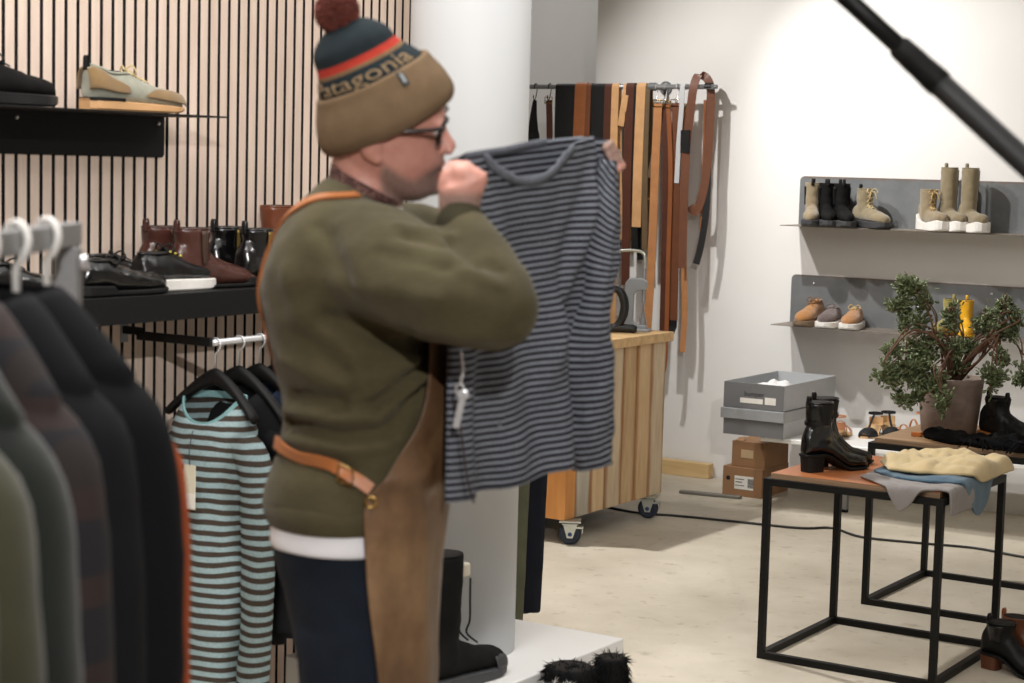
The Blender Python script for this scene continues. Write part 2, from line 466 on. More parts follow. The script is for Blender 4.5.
for x0, x1 in ((-.2, -.1), (-.099, .0)):
    obj('corner_post', bevelled(G().box((x0, -.03, BZ0), (x1, .054, BZ1)).mesh(False), .003, 2), ORG, t)
TOPW = wood('blond_butcher_block', (196, 158, 108), (226, 192, 142), (.3, 3, 3), 8, .5)
obj('bench_top', bevelled(G().box((-1.10, -.05, BZ1), (.022, .865, .842)).mesh(False), .003, 2), TOPW, t)
WHEEL = M('blue_black_rubber', (22, 32, 48), .6); TYRE = M('castor_hub', (40, 70, 110), .5)
GALV = M('galvanised_zinc', (190, 192, 184), .35, .8, .1)
def castor(cx, cy, a):
    R = Matrix.Translation((cx, cy, 0)) @ Matrix.Rotation(a, 4, 'Z')
    wr = .046
    g = G(); prof = [(0, .014), (.026, .014), (.034, .016), (.043, .013), (wr, .006)]
    rings = [(-.014, .030), (-.016, .036), (-.014, .043), (-.007, wr), (.007, wr), (.014, .043), (.016, .036), (.014, .030)]
    g.loft([[R @ Vector((r*math.cos(2*PI*k/28), y, wr+r*math.sin(2*PI*k/28))) for k in range(28)] for y, r in rings])
    c = obj('castor', g.mesh(), WHEEL, t)
    g = G()
    for y in (-.021, .021):
        pts = [(-.012, .03), (.012, .03), (.018, .05), (.03, .088), (-.03, .088), (-.018, .05)]
        g.loft([[R @ Vector((x, y-.0015, z)) for x, z in pts], [R @ Vector((x, y+.0015, z)) for x, z in pts]])
    g.box((-.034, -.034, .088), (.034, .034, .092), M4=R).box((-.045, -.042, .0975), (.045, .042, .103), M4=R).cyl(R @ Vector((0, 0, .09)), R @ Vector((0, 0, .099)), .025, 18)
    obj('fork', g.mesh(False), GALV, c)
    g = G().cyl(R @ Vector((0, -.023, wr)), R @ Vector((0, .023, wr)), .009, 14)
    obj('axle', g.mesh(), TYRE, c)
    g = G().box((.02, -.018, .07), (.055, .018, .078), M4=R).box((.05, -.014, .05), (.054, .014, .076), M4=R)
    obj('brake_pedal', g.mesh(False), GALV, c)
for (cx, cy, a) in ((.012, -.0, .5), (-.015, .74, .3), (-.98, .05, 1.2), (-.98, .74, 2.0)): castor(cx, cy, a)

# --- eyelet press and black clamp on the bench
p0 = OP(636, 331, 2, .842)
t = thing('eyelet_press', 'grey cast hand press with bent top lever on the workbench', 'tool', (p0.x, p0.y, .842), .35)
PRG = M('hammered_grey_paint', (150, 153, 156), .4, .3, .08)
sc = 1.0
pts = [(-.055, 0), (-.055, .215), (-.035, .24), (.03, .24), (.045, .225), (.045, .19), (.0, .182), (-.014, .165), (-.014, .045), (.0, .032), (.05, .028), (.05, 0)]
g = G(); g.loft([[Vector((x*sc, -.018, z*sc)) for x, z in pts], [Vector((x*sc, .018, z*sc)) for x, z in pts]])
obj('press_frame', bevelled(g.mesh(False), .005, 2), PRG, t)
obj('ram', G().cyl((.03, 0, .13), (.03, 0, .285), .0095, 16).mesh(False), DKCHROME, t)
obj('die', G().tube([(.03, 0, .026), (.03, 0, .06), (.03, 0, .0605), (.03, 0, .085)], [.016, .016, .009, .009], 18).mesh(False), DKCHROME, t)
obj('lever', G().tube(catmull([(.03, 0, .28), (.03, 0, .325), (.022, 0, .352), (-.01, 0, .362), (-.08, 0, .360), (-.16, 0, .335)], 5), .0075, 10).mesh(), GALV, t)
obj('base_foot', bevelled(G().box((-.065, -.045, 0), (.065, .045, .012)).mesh(False), .003, 1), PRG, t)
p1 = OP(621, 333, 2, .842)
t = thing('black_clamp', 'black curved tool handle beside the grey press', 'tool', (p1.x, p1.y, .842), .45)
obj('clamp_arm', G().tube(catmull([(-.06, 0, .20), (-.01, 0, .185), (.012, 0, .13), (.005, 0, .07), (-.02, 0, .03), (-.05, 0, .018)], 6), [.016]*6+[.02]*12+[.018]*13, 10).mesh(), M('black_plastic', (18, 18, 19), .5), t)
obj('clamp_foot', G().tube(catmull([(-.06, 0, .021), (.0, 0, .022), (.045, 0, .021), (.07, 0, .019)], 4), [.019]*9+[.019, .018, .015, .012], 10).mesh(), M('black_plastic', (18, 18, 19), .5), t)

# --- loose timber, bar, flex on the floor
a = Vector((-4.62, 8.62, 0))
single('timber_batten', bevelled(G().box((-4.62, 8.585, 0), (-4.20, 8.645, .075)).mesh(False), .003, 2), wood('new_pine', (196, 164, 112), (222, 192, 142), (.2, 3, 3), 10, .55), 'short pale timber batten lying against the foot of the back wall', 'timber', None, (-4.41, 8.61, 0))
b0, b1 = OP(680, 493, 2, 0), OP(741, 499, 2, 0)
single('metal_bar', bevelled(G().strap([b0+Vector((0, 0, .008)), b1+Vector((0, 0, .008))], .035, .014, Vector((0, 1, 0))).mesh(False), .002, 1), M('dull_grey_bar', (120, 116, 108), .5, .4), 'thin grey metal bar lying on the floor in front of the brown boxes', 'bar', None, (b0+b1)/2)
pts = [OP(590, 503, 2, .006), OP(612, 508, 2, .006), OP(640, 513, 2, .006), OP(680, 516, 2, .006), OP(740, 522, 2, .006), OP(800, 528, 2, .006), OP(832, 528, 2, .006), OP(862, 537, 2, .006), OP(920, 543, 2, .006), OP(975, 548, 2, .006), OP(1024, 557, 2, .006), OP(1090, 566, 2, .006)]
single('power_cord', G().tube(catmull(pts, 6), .0055, 8).mesh(), M('black_rubber_flex', (26, 25, 24), .5), 'thin black power cord snaking across the pale floor', 'cord', None, pts[4]*1)

# --- cardboard and grey shoe boxes
CARD = M('brown_cardboard', (150, 112, 78), .75, 0, .1, 5)
CARDL = M('brown_cardboard_lid', (160, 122, 86), .75, 0, .1, 5)
PAPER = M('white_paper_label', (228, 224, 216), .6); INK = M('black_ink', (30, 28, 28), .6)
def text_mesh(s, size, ext=.0004, align='CENTER'):
    cu = bpy.data.curves.new('t', 'FONT'); cu.body = s; cu.size = size; cu.extrude = ext; cu.align_x = align; cu.align_y = 'CENTER'; cu.resolution_u = 3
    o = bpy.data.objects.new('t', cu); COL.objects.link(o)
    dg = bpy.context.evaluated_depsgraph_get(); dg.update()
    me = bpy.data.meshes.new_from_object(o.evaluated_get(dg)); bpy.data.objects.remove(o); bpy.data.curves.remove(cu); me.materials.clear()
    return me
RX = Matrix.Rotation(PI/2, 4, 'X')   # text upright, facing -y
def carton(x, y, z, w, d, h, label, lidh, rot=0):
    t = thing('cardboard_box', label, 'box', (x, y, z), rot)
    obj('box_body', bevelled(G().box((0, 0, 0), (w, d, h)).mesh(False), .002, 1), CARD, t)
    if lidh: obj('lid', bevelled(G().box((-.003, -.003, h-lidh), (w+.003, d+.003, h+.003)).mesh(False), .002, 1), CARDL, t)
    return t
q = OP(722, 494, 2, 0)
t = carton(q.x, q.y, 0, .21, .31, .142, 'brown cardboard shoe box with white label on the floor, bottom of two', 0)
l_ = obj('label_sticker', G().box((.065, -.0015, .035), (.165, 0, .10)).mesh(False), PAPER, t)
g = G()
for i in range(14): g.box((.135+i*.0022, -.002, .045), (.135+i*.0022+(.0014 if i % 3 else .0008), -.0015, .09))
g.box((.07, -.002, .082), (.115, -.0015, .086)).box((.07, -.002, .068), (.105, -.0015, .072)).box((.07, -.002, .052), (.118, -.0015, .055))
obj('barcode', g.mesh(False), INK, l_)
obj('finger_hole', G().cyl((.03, -.001, .085), (.03, .001, .085), .011, 16).mesh(False), M('hole_shade', (25, 20, 16), .9), t)  # dark disc paints the shade inside the hole
t = carton(q.x+.035, q.y+.02, .142, .175, .28, .125, 'smaller brown cardboard box with torn label, stacked on the other', .0)
l_ = obj('label_sticker', G().box((.05, -.0015, .045), (.115, 0, .085)).mesh(False), M('tan_label', (196, 168, 130), .7), t)
obj('flap', G().loft([[Vector((.02, .0, .125)), Vector((.06, .0, .125)), Vector((.05, .05, .14)), Vector((.012, .05, .135))], [Vector((.02, .0, .127)), Vector((.06, .0, .127)), Vector((.05, .05, .142)), Vector((.012, .05, .137))]]).mesh(False), CARDL, t)
GREYB = M('grey_box_card_lit', (178, 180, 182), .55, 0, .05); GREYD = M('grey_box_end_shaded', (112, 112, 113), .5, 0, .06); GREYIN = M('box_inside', (168, 156, 142), .8)  # one grey card: lit sides and shaded front painted as two tones
q = OP(786, 434, 1, 7.93); GX1 = q.x; GZ = BZ; GW = .305; GD = .60; GY = 7.90
def tray(w, d, h, th=.004):
    g = G()
    g.box((0, 0, 0), (w, d, th)).box((0, 0, th), (w, th, h)).box((0, d-th, th), (w, d, h)).box((0, th, th), (th, d-th, h)).box((w-th, th, th), (w, d-th, h))
    return g.mesh(False)
t = thing('shoe_box', 'closed grey shoe box under the open one on the white bench', 'box', (GX1-GW, GY, GZ))
me = G().box((0, 0, 0), (GW, GD, .10)).mesh(False); o = obj('box_body', me, [GREYB, GREYD], t)
for p in me.polygons: p.material_index = 1 if p.normal.y < -.9 else 0
me = G().box((-.012, -.012, .075), (GW+.004, GD+.004, .125)).mesh(False)
obj('lid', bevelled(me, .002, 1), M('grey_box_lid', (150, 152, 154), .35), t)
t = thing('shoe_box', 'open grey shoe box with white tissue, stacked on the closed one', 'box', (GX1-GW-.006, GY+.005, GZ+.127))
me = tray(GW, GD, .118); o = obj('box_body', me, [GREYB, GREYD, GREYIN], t)
for p in me.polygons: p.material_index = 1 if (p.normal.y < -.9 and p.center.y < .01) else 0
me2 = displace(evaluated(G().ell((.18, .16, .085), .09, .13, .032, 20, 12).mesh(), []), lambda c, n: c+n*noise.noise(c*30)*.02)
obj('tissue_paper', me2, M('white_tissue', (232, 232, 232), .8), t)
tm = text_mesh('bumper', .032); tm.transform(Matrix.Translation((.155, -.0005, .068)) @ RX); obj('lettering', tm, INK, t)
l_ = obj('label_sticker', G().box((.085, -.001, .025), (.20, 0, .048)).box((.21, -.001, .025), (.265, 0, .058)).mesh(False), PAPER, t)

# --- boom pole at the upper right
a, b = C(845-70, 0-68, 2.55), C(1024, 161, 2.35)
d = (b-a).normalized(); e = b+d*((b.z-.02)/-d.z)
t = thing('boom_pole', 'black telescopic boom pole slanting across the upper right corner', 'pole', e)
mid = C(918, 64, 2.47)
BP = M('black_boom_metal', (9, 9, 10), .5, 0, .1, spec=.25)
k = (mid-a).length/(e-a).length
obj('upper_tube', G().cyl(a, mid, .0125, 18).mesh(), BP, t, True)
obj('lower_tube', G().cyl(mid, e, .0165, 18).mesh(), BP, t, True)
g = G(); pr = [(-.03, .0135), (-.026, .0165), (-.004, .0175), (.004, .0172), (.022, .0185), (.03, .0185), (.034, .0165)]
for s in range(1): g.tube([mid+d*(x*1.3) for x, r in pr], [r for x, r in pr], 20)
obj('clamp_collar', g.mesh(), M('black_collar', (8, 8, 8), .6, 0, .1, spec=.2), t, True)
obj('rubber_foot', G().ell(e, .024, .024, .02, 14, 8).mesh(), M('black_rubber', (15, 15, 15), .8), t, True)
# ---------------------------------------------------------------- footwear
SH = {}
def foot_row(t):
    "t along the foot 0 heel .. 1 toe: half width factor, centre offset factor"
    return interp([(0, .38, 0), (.03, .62, 0), (.10, .76, 0), (.25, .78, .0), (.42, .80, .03), (.58, .95, .06), (.70, 1.0, .06), (.82, .93, .03), (.91, .76, .0), (.965, .52, -.03), (1, .22, -.05)], t)
def shoe_parts(L=.29, W=.098, top=((0, .055), (.05, .07), (.2, .072), (.4, .068), (.55, .058), (.7, .047), (.85, .040), (.95, .032), (1, .02)),
               sole=((0, .022), (1, .016)), lift=0, shaft=None, toe_pow=2.4, solew=1.06, heel=None, sole_top=None, wedge=0):
    """returns dict of meshes. top: upper height above the sole; sole: sole thickness; lift: heel raise; shaft: list of (z, xc, rx, ry)"""
    hw = W/2
    def X(t): return (t-.5)*L
    def lf(t):
        if not lift: return 0
        k = min(1, max(0, (.68-t)/.42)); k = k*k*(3-2*k); return lift*k
    def st(t): return interp(sole, t)[0]
    g = G(); rings = []
    N = 22
    for i in range(23):
        t = i/22; t = .004+.992*t
        f, o = foot_row(t); h = interp(top, t)[0]; z0 = lf(t)+st(t)-.006; h += .006
        r = []
        for k in range(N):
            a = 2*PI*k/N; c, s = math.cos(a), math.sin(a)
            zz = .5+.5*sell(s, 2/toe_pow); taper = 1-.30*zz*zz
            r.append(Vector((X(t), o*hw+hw*f*.97*sell(c, 2/toe_pow)*taper, z0+h*zz)))
        rings.append(r)
    g.loft(rings)
    if shaft:
        sh = catmull([Vector((x, rx, z)) for z, x, rx, ry in shaft], 4); sy = catmull([Vector((0, ry, 0)) for z, x, rx, ry in shaft], 4)
        srings = [[Vector((p.x+p.y*math.cos(2*PI*k/28), q.y*math.sin(2*PI*k/28), p.z)) for k in range(28)] for p, q in zip(sh, sy)]
        g.loft(srings)
    up = fuse(g.mesh(), .0055 if L > .2 else .004, 5)
    up = displace(up, lambda c, n: c+n*(noise.noise(c*38+Vector((L*90, W*300, 1)))*.0022))
    out = {'upper': up}
    # sole: outline extruded
    g = G(); rings = []
    for i in range(25):
        t = i/24; t = .002+.996*t
        f, o = foot_row(t); z1 = lf(t)+st(t); zb = lf(t)*(1 if heel else 0)
        if wedge: zb = 0
        toe = max(0, (t-.8)/.2); zb += .010*toe*toe
        a = hw*f*solew; oo = o*hw; e = .004
        xs = X(t)*1.015
        r = [Vector((xs, oo-a+e, zb)), Vector((xs, oo+a-e, zb)), Vector((xs, oo+a, zb+e)), Vector((xs, oo+a, z1-e*.6)), Vector((xs, oo+a-e, z1)), Vector((xs, oo-a+e, z1)), Vector((xs, oo-a, z1-e*.6)), Vector((xs, oo-a, zb+e))]
        rings.append(r)
    g.loft(rings); out['sole'] = g.mesh(False)
    if heel:
        h, l0, l1, tp = heel     # height, from t, to t, taper
        g = G(); rings = []
        for z, k in ((0, tp), (.004, tp), (h*.5, (1+tp)/2*.98), (h+.004, 1)):
            r = []
            for q in range(20):
                a = 2*PI*q/20
                cx = X((l0+l1)/2); rx = (l1-l0)*L/2; ry = hw*.70
                r.append(Vector((cx+rx*k*sell(math.cos(a), .7), ry*k*sell(math.sin(a), .7), z)))
            rings.append(r)
        g.loft(rings); out['heel'] = g.mesh(False)
    # dark disc over the closed top paints the shade of the opening; collar
    if shaft:
        z, x, rx, ry = shaft[-1]
        g = G().loft([[Vector((x+rx*k*math.cos(2*PI*q/24), ry*k*math.sin(2*PI*q/24), zz)) for q in range(24)] for k, zz in ((.86, z-.004), (.86, z+.0025), (.3, z+.0012))])
        out['opening_shade'] = g.mesh()
        g = G().tube([Vector((x+rx*.93*math.cos(2*PI*q/24), ry*.93*math.sin(2*PI*q/24), z)) for q in range(25)], .003, 6); out['collar'] = g.mesh()
    else:
        g = G(); rings = []
        cps = []
        for q in range(28):
            a = 2*PI*q/28; t = .24+.20*math.cos(a); f, o = foot_row(max(.06, t)); h = interp(top, t)[0]+lf(t)+st(t)
            y = hw*f*.60*math.sin(a)
            cps.append(Vector((X(t), y, h-.001-.004*abs(math.sin(a)))))
        ctr = sum(cps, Vector())/28
        g.loft([[p for p in cps], [ctr+(p-ctr)*.6+Vector((0, 0, .003)) for p in cps], [ctr+(p-ctr)*.1+Vector((0, 0, .003)) for p in cps]])
        out['opening_shade'] = g.mesh()
        g = G().tube(cps+[cps[0]], .0036, 6); out['collar'] = g.mesh()
    def vamp(t):
        h = interp(top, t)[0]; return Vector((X(t), foot_row(t)[1]*hw*.5, h+lf(t)+st(t)))
    out['vamp'] = vamp; out['X'] = X; out['lf'] = lf; out['st'] = st; out['shaft'] = shaft; out['hw'] = hw; out['L'] = L
    return out
def lace_mesh(pts, half=.016, r=.0022, tail=True):
    g = G()
    for a, b in zip(pts, pts[1:]):
        g.tube([a+Vector((0, -half, -.004)), (a+b)/2+Vector((0, 0, .004)), b+Vector((0, half, -.004))], r, 6)
        g.tube([a+Vector((0, half, -.004)), (a+b)/2+Vector((0, 0, .005)), b+Vector((0, -half, -.004))], r, 6)
    if tail:
        e = pts[-1]
        for s in (-1, 1):
            g.tube(catmull([e+Vector((0, 0, .004)), e+Vector((.008, s*.018, .014)), e+Vector((.012, s*.030, .0)), e+Vector((.012, s*.018, -.008)), e+Vector((.004, 0, .004))], 4), r, 6)
            g.tube(catmull([e+Vector((0, 0, .004)), e+Vector((.016, s*.012, -.004)), e+Vector((.022, s*.020, -.036))], 4), r, 6)
    return g.mesh()
def tab_mesh(p, d, w=.014, h=.022):
    "little pull loop"
    p = Vector(p); u = Vector(d)
    return G().strap(catmull([p-UP*.012, p+UP*h*.6, p+UP*h+u*.006, p+UP*h*.6+u*.014, p-UP*.012+u*.012], 4), w, .002, Vector((0, 1, 0))).mesh()
def shaft_front(shaft, n=5, z0=.06):
    "points up the front of a boot shaft"
    out = []
    zs = [s[0] for s in shaft]
    for i in range(n):
        z = z0+(zs[-1]-.012-z0)*i/(n-1)
        tab = [(s[0], s[1], s[2]) for s in shaft]; x, rx = interp(tab, z)
        out.append(Vector((x+rx+.001, 0, z)))
    return out
def side_panel(shaft, side, z0, z1, a0=-35, a1=35, off=.003, sg=1):
    "patch on the side of a shaft; angles about the side direction"
    g = G(); rows = []
    tab = [(s[0], s[1], s[2], s[3]) for s in shaft]
    for i in range(9):
        z = z0+(z1-z0)*i/8; x, rx, ry = interp(tab, z); k = .55+.45*i/8; r = []
        for j in range(9):
            a = math.radians(90+(a0+(a1-a0)*j/8)*k)
            r.append(Vector((x+(rx+off)*math.cos(a), side*(ry+off)*math.sin(a), z)))
        rows.append(r)
    g.loft(rows, cap=False, closed=False); return solid(g.mesh(), .003)

SLEATHER = lambda nm, c, r=.35, **k: M(nm, c, r, 0, .12, 18, .15, 160, **k)
SUEDE = lambda nm, c: M(nm, c, .9, 0, .16, 26, .25, 260, sheen=.3)
BLK_LEA = SLEATHER('black_leather', (11, 10, 10), .3); BLK_MAT = M('matt_black_leather', (11, 11, 11), .55, spec=.3)
BLKSOLE = M('black_rubber_sole', (13, 13, 13), .6, spec=.3); GREYSOLE = M('dark_grey_rubber_sole', (58, 58, 60), .6)
WHITESOLE = M('white_rubber_sole', (232, 228, 222), .5); DARKIN = M('dark_opening_shade', (26, 22, 20), .9)

def boot(name, label, loc, rz, up, sole, P, group=None, laces=None, lace_col=None, panels=None, tabs=None, zipper=None, heel_mat=None, opening_shade=None, extra=None, lace_t=(.5, .42, .34)):
    loc = Vector(loc)+Vector((0, 0, .0012))
    t = thing(name, label, 'boot' if 'boot' in name else 'shoe', loc, rz, group)
    obj('upper', P['upper'], up, t); obj('sole', P['sole'], sole, t)
    if 'heel' in P: obj('heel', P['heel'], heel_mat or sole, t)
    obj('opening_shade', P['opening_shade'], opening_shade or DARKIN, t); obj('collar', P['collar'], up, t)
    if laces:
        if P['shaft']:
            n = laces; pts = [P['vamp'](.56)+Vector((0, 0, .002)), P['vamp'](.48)+Vector((0, 0, .004))]+shaft_front(P['shaft'], n, P['vamp'](.44).z+.006)
        else: pts = [P['vamp'](k)+Vector((0, 0, .003)) for k in lace_t]
        obj('laces', lace_mesh(pts), lace_col, t)
    if panels:
        z0, z1 = panels[0]
        for s in (-1, 1): obj('elastic_panel', side_panel(P['shaft'], s, z0, z1), panels[1], t)
    if zipper:
        s, z0, z1, mt = zipper
        obj('zipper', side_panel(P['shaft'], s, z0, z1, -7, 7, .0035), mt, t)
    if tabs:
        z, x, rx, ry = P['shaft'][-1] if P['shaft'] else (P['vamp'](.03).z, P['X'](.10), .03, .03)
        for w in tabs[0]:
            obj('pull_tab', tab_mesh((x+(rx if w == 'f' else -rx), 0, z), (-.6 if w == 'f' else .6, 0, 0)), tabs[1], t)
    return t
def yaw(ax, ay, bx, by): return math.atan2(by-ay, bx-ax)
def on(px, py, z): return OP(px, py, 2, z)
def place(px0, py0, px1, py1, z):
    "centre and yaw from the pixels of heel and toe on a horizontal plane"
    a, b = on(px0, py0, z), on(px1, py1, z); return a, b

ANKLE = lambda h, L: [(.045, -.21*L, .040, .033), (.085, -.22*L, .043, .035), (.12*h/.18, -.225*L, .043, .037), (h, -.215*L, .047, .040)]
# face angles: toe towards the camera (-y) with a turn
# --- right wall, upper shelf
z = S1Z
def wl(px, y, z): # point on shelf at pixel column px and depth y
    p = OP(px, 225 if z > 1 else 330, 1, y); return Vector((p.x, y, z))
OLIVE = SUEDE('olive_grey_suede', (136, 120, 92)); OLIVE2 = SUEDE('khaki_suede', (128, 114, 86))
chunk = dict(sole=((0, .040), (.3, .036), (.45, .034), (1, .030)), solew=1.12)
P1 = shoe_parts(.265, .088, shaft=ANKLE(.205, .27), **chunk)
boot('chelsea_boot', 'olive suede chelsea boot at the left end of the upper wall shelf', wl(811, 8.505, z), -PI/2+.35, OLIVE, GREYSOLE, P1, panels=((.10, .19), BLKSOLE), tabs=('fb', BLKSOLE))
b1 = boot('chelsea_boot', 'black suede chelsea boot between the two olive boots, in front of its pair', wl(843, 8.49, z), -PI/2+.6, M('black_nubuck', (13, 12, 12), .8, 0, .15, 26, .2, 260, spec=.2), GREYSOLE, P1, 'black chelsea boots', panels=((.10, .19), BLK_MAT), tabs=('fb', BLKSOLE))
P2 = shoe_parts(.275, .10, shaft=ANKLE(.185, .275), **chunk)
boot('lace_up_boot', 'olive lace-up boot with cream laces on the upper wall shelf', wl(871, 8.505, z), -PI/2+.95, OLIVE2, GREYSOLE, P2, laces=4, lace_col=M('cream_laces', (206, 186, 140), .8), tabs=('b', BLKSOLE))
dup(b1, wl(827, 8.512, z), -PI/2+.5, 'black suede chelsea boot behind its pair on the upper wall shelf')
wsole = dict(sole=((0, .078), (.08, .07), (.16, .048), (.34, .038), (.5, .036), (.75, .044), (.92, .052), (1, .046)), solew=1.16)
P3 = shoe_parts(.245, .09, shaft=ANKLE(.19, .265), **wsole)
boot('lace_up_boot', 'khaki lace-up boot with thick white sole on the upper wall shelf', wl(933, 8.495, z), -PI/2+.8, OLIVE, WHITESOLE, P3, laces=4, lace_col=M('tan_laces', (196, 168, 116), .8))
P4 = shoe_parts(.25, .09, shaft=[(.05, -.050, .040, .034), (.09, -.052, .040, .034), (.15, -.054, .042, .037), (.22, -.054, .044, .039), (.295, -.054, .045, .040)], **wsole)
b2 = boot('tall_boot', 'tall khaki zip boot with thick white sole on the upper wall shelf', wl(973, 8.49, z), -PI/2+.75, OLIVE2, WHITESOLE, P4, 'tall khaki boots', zipper=(1, .09, .285, M('black_zip', (24, 24, 24), .5)), tabs=('b', OLIVE2))
dup(b2, wl(952, 8.515, z), -PI/2+.75, 'tall khaki boot partly behind its pair on the upper wall shelf')
# --- right wall, lower shelf
z = S2Z
P5 = shoe_parts(.25, .098, top=((0, .06), (.05, .09), (.2, .092), (.36, .085), (.5, .066), (.7, .05), (.85, .044), (.95, .034), (1, .02)), sole=((0, .034), (1, .028)), solew=1.10)
TAN = SUEDE('tan_suede', (168, 116, 62)); TAN2 = SUEDE('light_tan_suede', (176, 124, 76))
boot('lace_up_shoe', 'tan suede lace-up boot on a thick brown sole at left of the lower wall shelf', wl(809, 8.51, z), -PI/2-.02, TAN, M('brown_crepe_sole', (120, 100, 78), .7), P5, laces=3, lace_col=M('brown_laces', (120, 84, 50), .8))
P6 = shoe_parts(.25, .096, top=((0, .045), (.05, .06), (.2, .062), (.38, .062), (.5, .056), (.7, .046), (.85, .04), (.95, .032), (1, .02)), sole=((0, .034), (1, .030)), solew=1.12)
s1 = boot('low_shoe', 'plum grey low shoe with white sole between two tan shoes on the wall shelf', wl(829, 8.505, z), -PI/2+.12, SUEDE('plum_grey_suede', (98, 82, 80)), WHITESOLE, P6, laces=3, lace_col=M('grey_laces', (128, 116, 112), .8))
s2 = boot('low_shoe', 'tan suede low shoe with white sole, rightmost of three on the lower wall shelf', wl(852, 8.505, z), -PI/2+.16, TAN2, WHITESOLE, P6, laces=3, lace_col=M('tan_laces', (196, 168, 116), .8))
P7 = shoe_parts(.21, .074, shaft=[(.04, -.045, .032, .028), (.08, -.048, .034, .029), (.13, -.05, .036, .031), (.165, -.05, .038, .033)], sole=((0, .02), (1, .016)))
boot('ankle_boot', 'olive green ankle boot behind the plant, left of the yellow one', wl(944, 8.52, z), -PI/2-.15, SUEDE('olive_green_suede', (150, 138, 66)), M('sand_sole', (140, 126, 70), .7), P7, tabs=('b', SUEDE('olive_green_suede', (150, 138, 66))))
YEL = SLEATHER('yellow_leather', (226, 170, 36))
boot('ankle_boot', 'bright yellow ankle boot on the lower wall shelf behind the plant', wl(966, 8.52, z), -PI/2+.35, YEL, YEL, P7, tabs=('b', YEL))

# --- table tops
BLKAB = SLEATHER('glossy_black_leather', (10, 10, 11), .22, coat=.3)
Pb = shoe_parts(.265, .09, top=((0, .06), (.05, .09), (.2, .09), (.4, .082), (.55, .062), (.7, .047), (.85, .038), (.95, .03), (1, .02)), sole=((0, .008), (1, .009)), lift=.05,
                heel=(.05, .0, .31, .9), shaft=[(.10, -.062, .050, .036), (.14, -.070, .046, .036), (.18, -.072, .046, .037), (.225, -.070, .050, .040)])
TA = TAH+.017
h, tt = on(806, 472, TA), on(862, 468, TA)
c = (h+tt)/2; rz = yaw(h.x, h.y, tt.x, tt.y)
STRAPM = BLK_LEA
def black_ankle(label, loc, rz):
    t = boot('ankle_boot', label, loc, rz, BLKAB, BLKSOLE, Pb, 'black heeled ankle boots on the orange table', heel_mat=BLKSOLE, panels=((.155, .222), BLK_MAT), tabs=('b', BLK_LEA))
    g = G(); pts = []
    for q in range(25):
        a = 2*PI*q/24; x, rx, ry = interp([(s[0], s[1], s[2], s[3]) for s in Pb['shaft']], .165)
        pts.append(Vector((x+(rx+.003)*math.cos(a), (ry+.003)*math.sin(a), .165+.008*math.cos(a))))
    obj('ankle_strap', g.strap(pts, .012, .003, UP).mesh(False), STRAPM, t)
    return t
k1 = black_ankle('glossy black heeled ankle boot on the orange table, nearer of the pair', Vector((c.x, c.y, TA)), rz)
dup(k1, Vector((c.x-.03, c.y+.115, TA)), rz-.02, 'glossy black heeled ankle boot on the orange table, behind its pair')
TB = TBH+.017
Pc = shoe_parts(.275, .10, top=((0, .065), (.05, .10), (.2, .10), (.4, .09), (.55, .07), (.7, .055), (.85, .045), (.95, .034), (1, .02)), sole=((0, .022), (.4, .016), (1, .014)), shaft=[(.07, -.055, .050, .040), (.11, -.062, .046, .037), (.15, -.064, .050, .042)])
ORSOLE = M('honey_rubber_sole', (150, 92, 44), .5)
c = on(1012, 443, TB)
k2 = boot('ankle_boot', 'matt black ankle boot on honey sole at the right edge of the wooden table', Vector((c.x-.03, c.y+.06, TB)), -.45, BLK_MAT, ORSOLE, Pc, 'black ankle boots on the wooden table', panels=((.085, .145), BLK_LEA), tabs=('fb', BLK_LEA))
dup(k2, Vector((c.x+.11, c.y+.19, TB)), -.35, 'matt black ankle boot on the wooden table, half hidden behind its pair')

# --- floor, bottom right
Pd = shoe_parts(.26, .09, top=((0, .06), (.05, .085), (.2, .085), (.4, .08), (.55, .06), (.7, .047), (.85, .04), (.95, .03), (1, .02)), sole=((0, .008), (1, .009)), lift=.045, heel=(.045, .0, .27, .88), shaft=[(.09, -.062, .048, .036), (.12, -.068, .044, .035), (.155, -.064, .050, .042)])
WOODH = wood('brown_stacked_heel', (84, 46, 28), (112, 66, 42), (1, 1, 40), 3, .4)
BRS = SLEATHER('brown_leather', (104, 58, 34)); BRT = SLEATHER('cognac_leather', (158, 88, 48))
c = on(992, 672, 0); k3 = boot('ankle_boot', 'black ankle boot with brown wooden heel on the floor at bottom right', (c.x+.075, c.y+.02, 0), -.25, BLK_MAT, BLKSOLE, Pd, heel_mat=WOODH, panels=((.10, .15), BLK_LEA), tabs=('b', BLK_LEA))
c2 = (c.x+.09, c.y+.13, 0); boot('ankle_boot', 'dark brown ankle boot behind the black one on the floor', c2, -.2, BRS, BLKSOLE, Pd, heel_mat=WOODH, tabs=('b', BRT))
Pe = shoe_parts(.27, .095, shaft=[(.06, -.055, .045, .036), (.12, -.06, .046, .038), (.2, -.058, .054, .046)], sole=((0, .02), (1, .014)))
boot('ankle_boot', 'reddish brown taller boot on the floor at the right frame edge', (c.x+.17, c.y+.25, 0), -.3, SLEATHER('red_brown_leather', (98, 50, 28)), BLKSOLE, Pe)

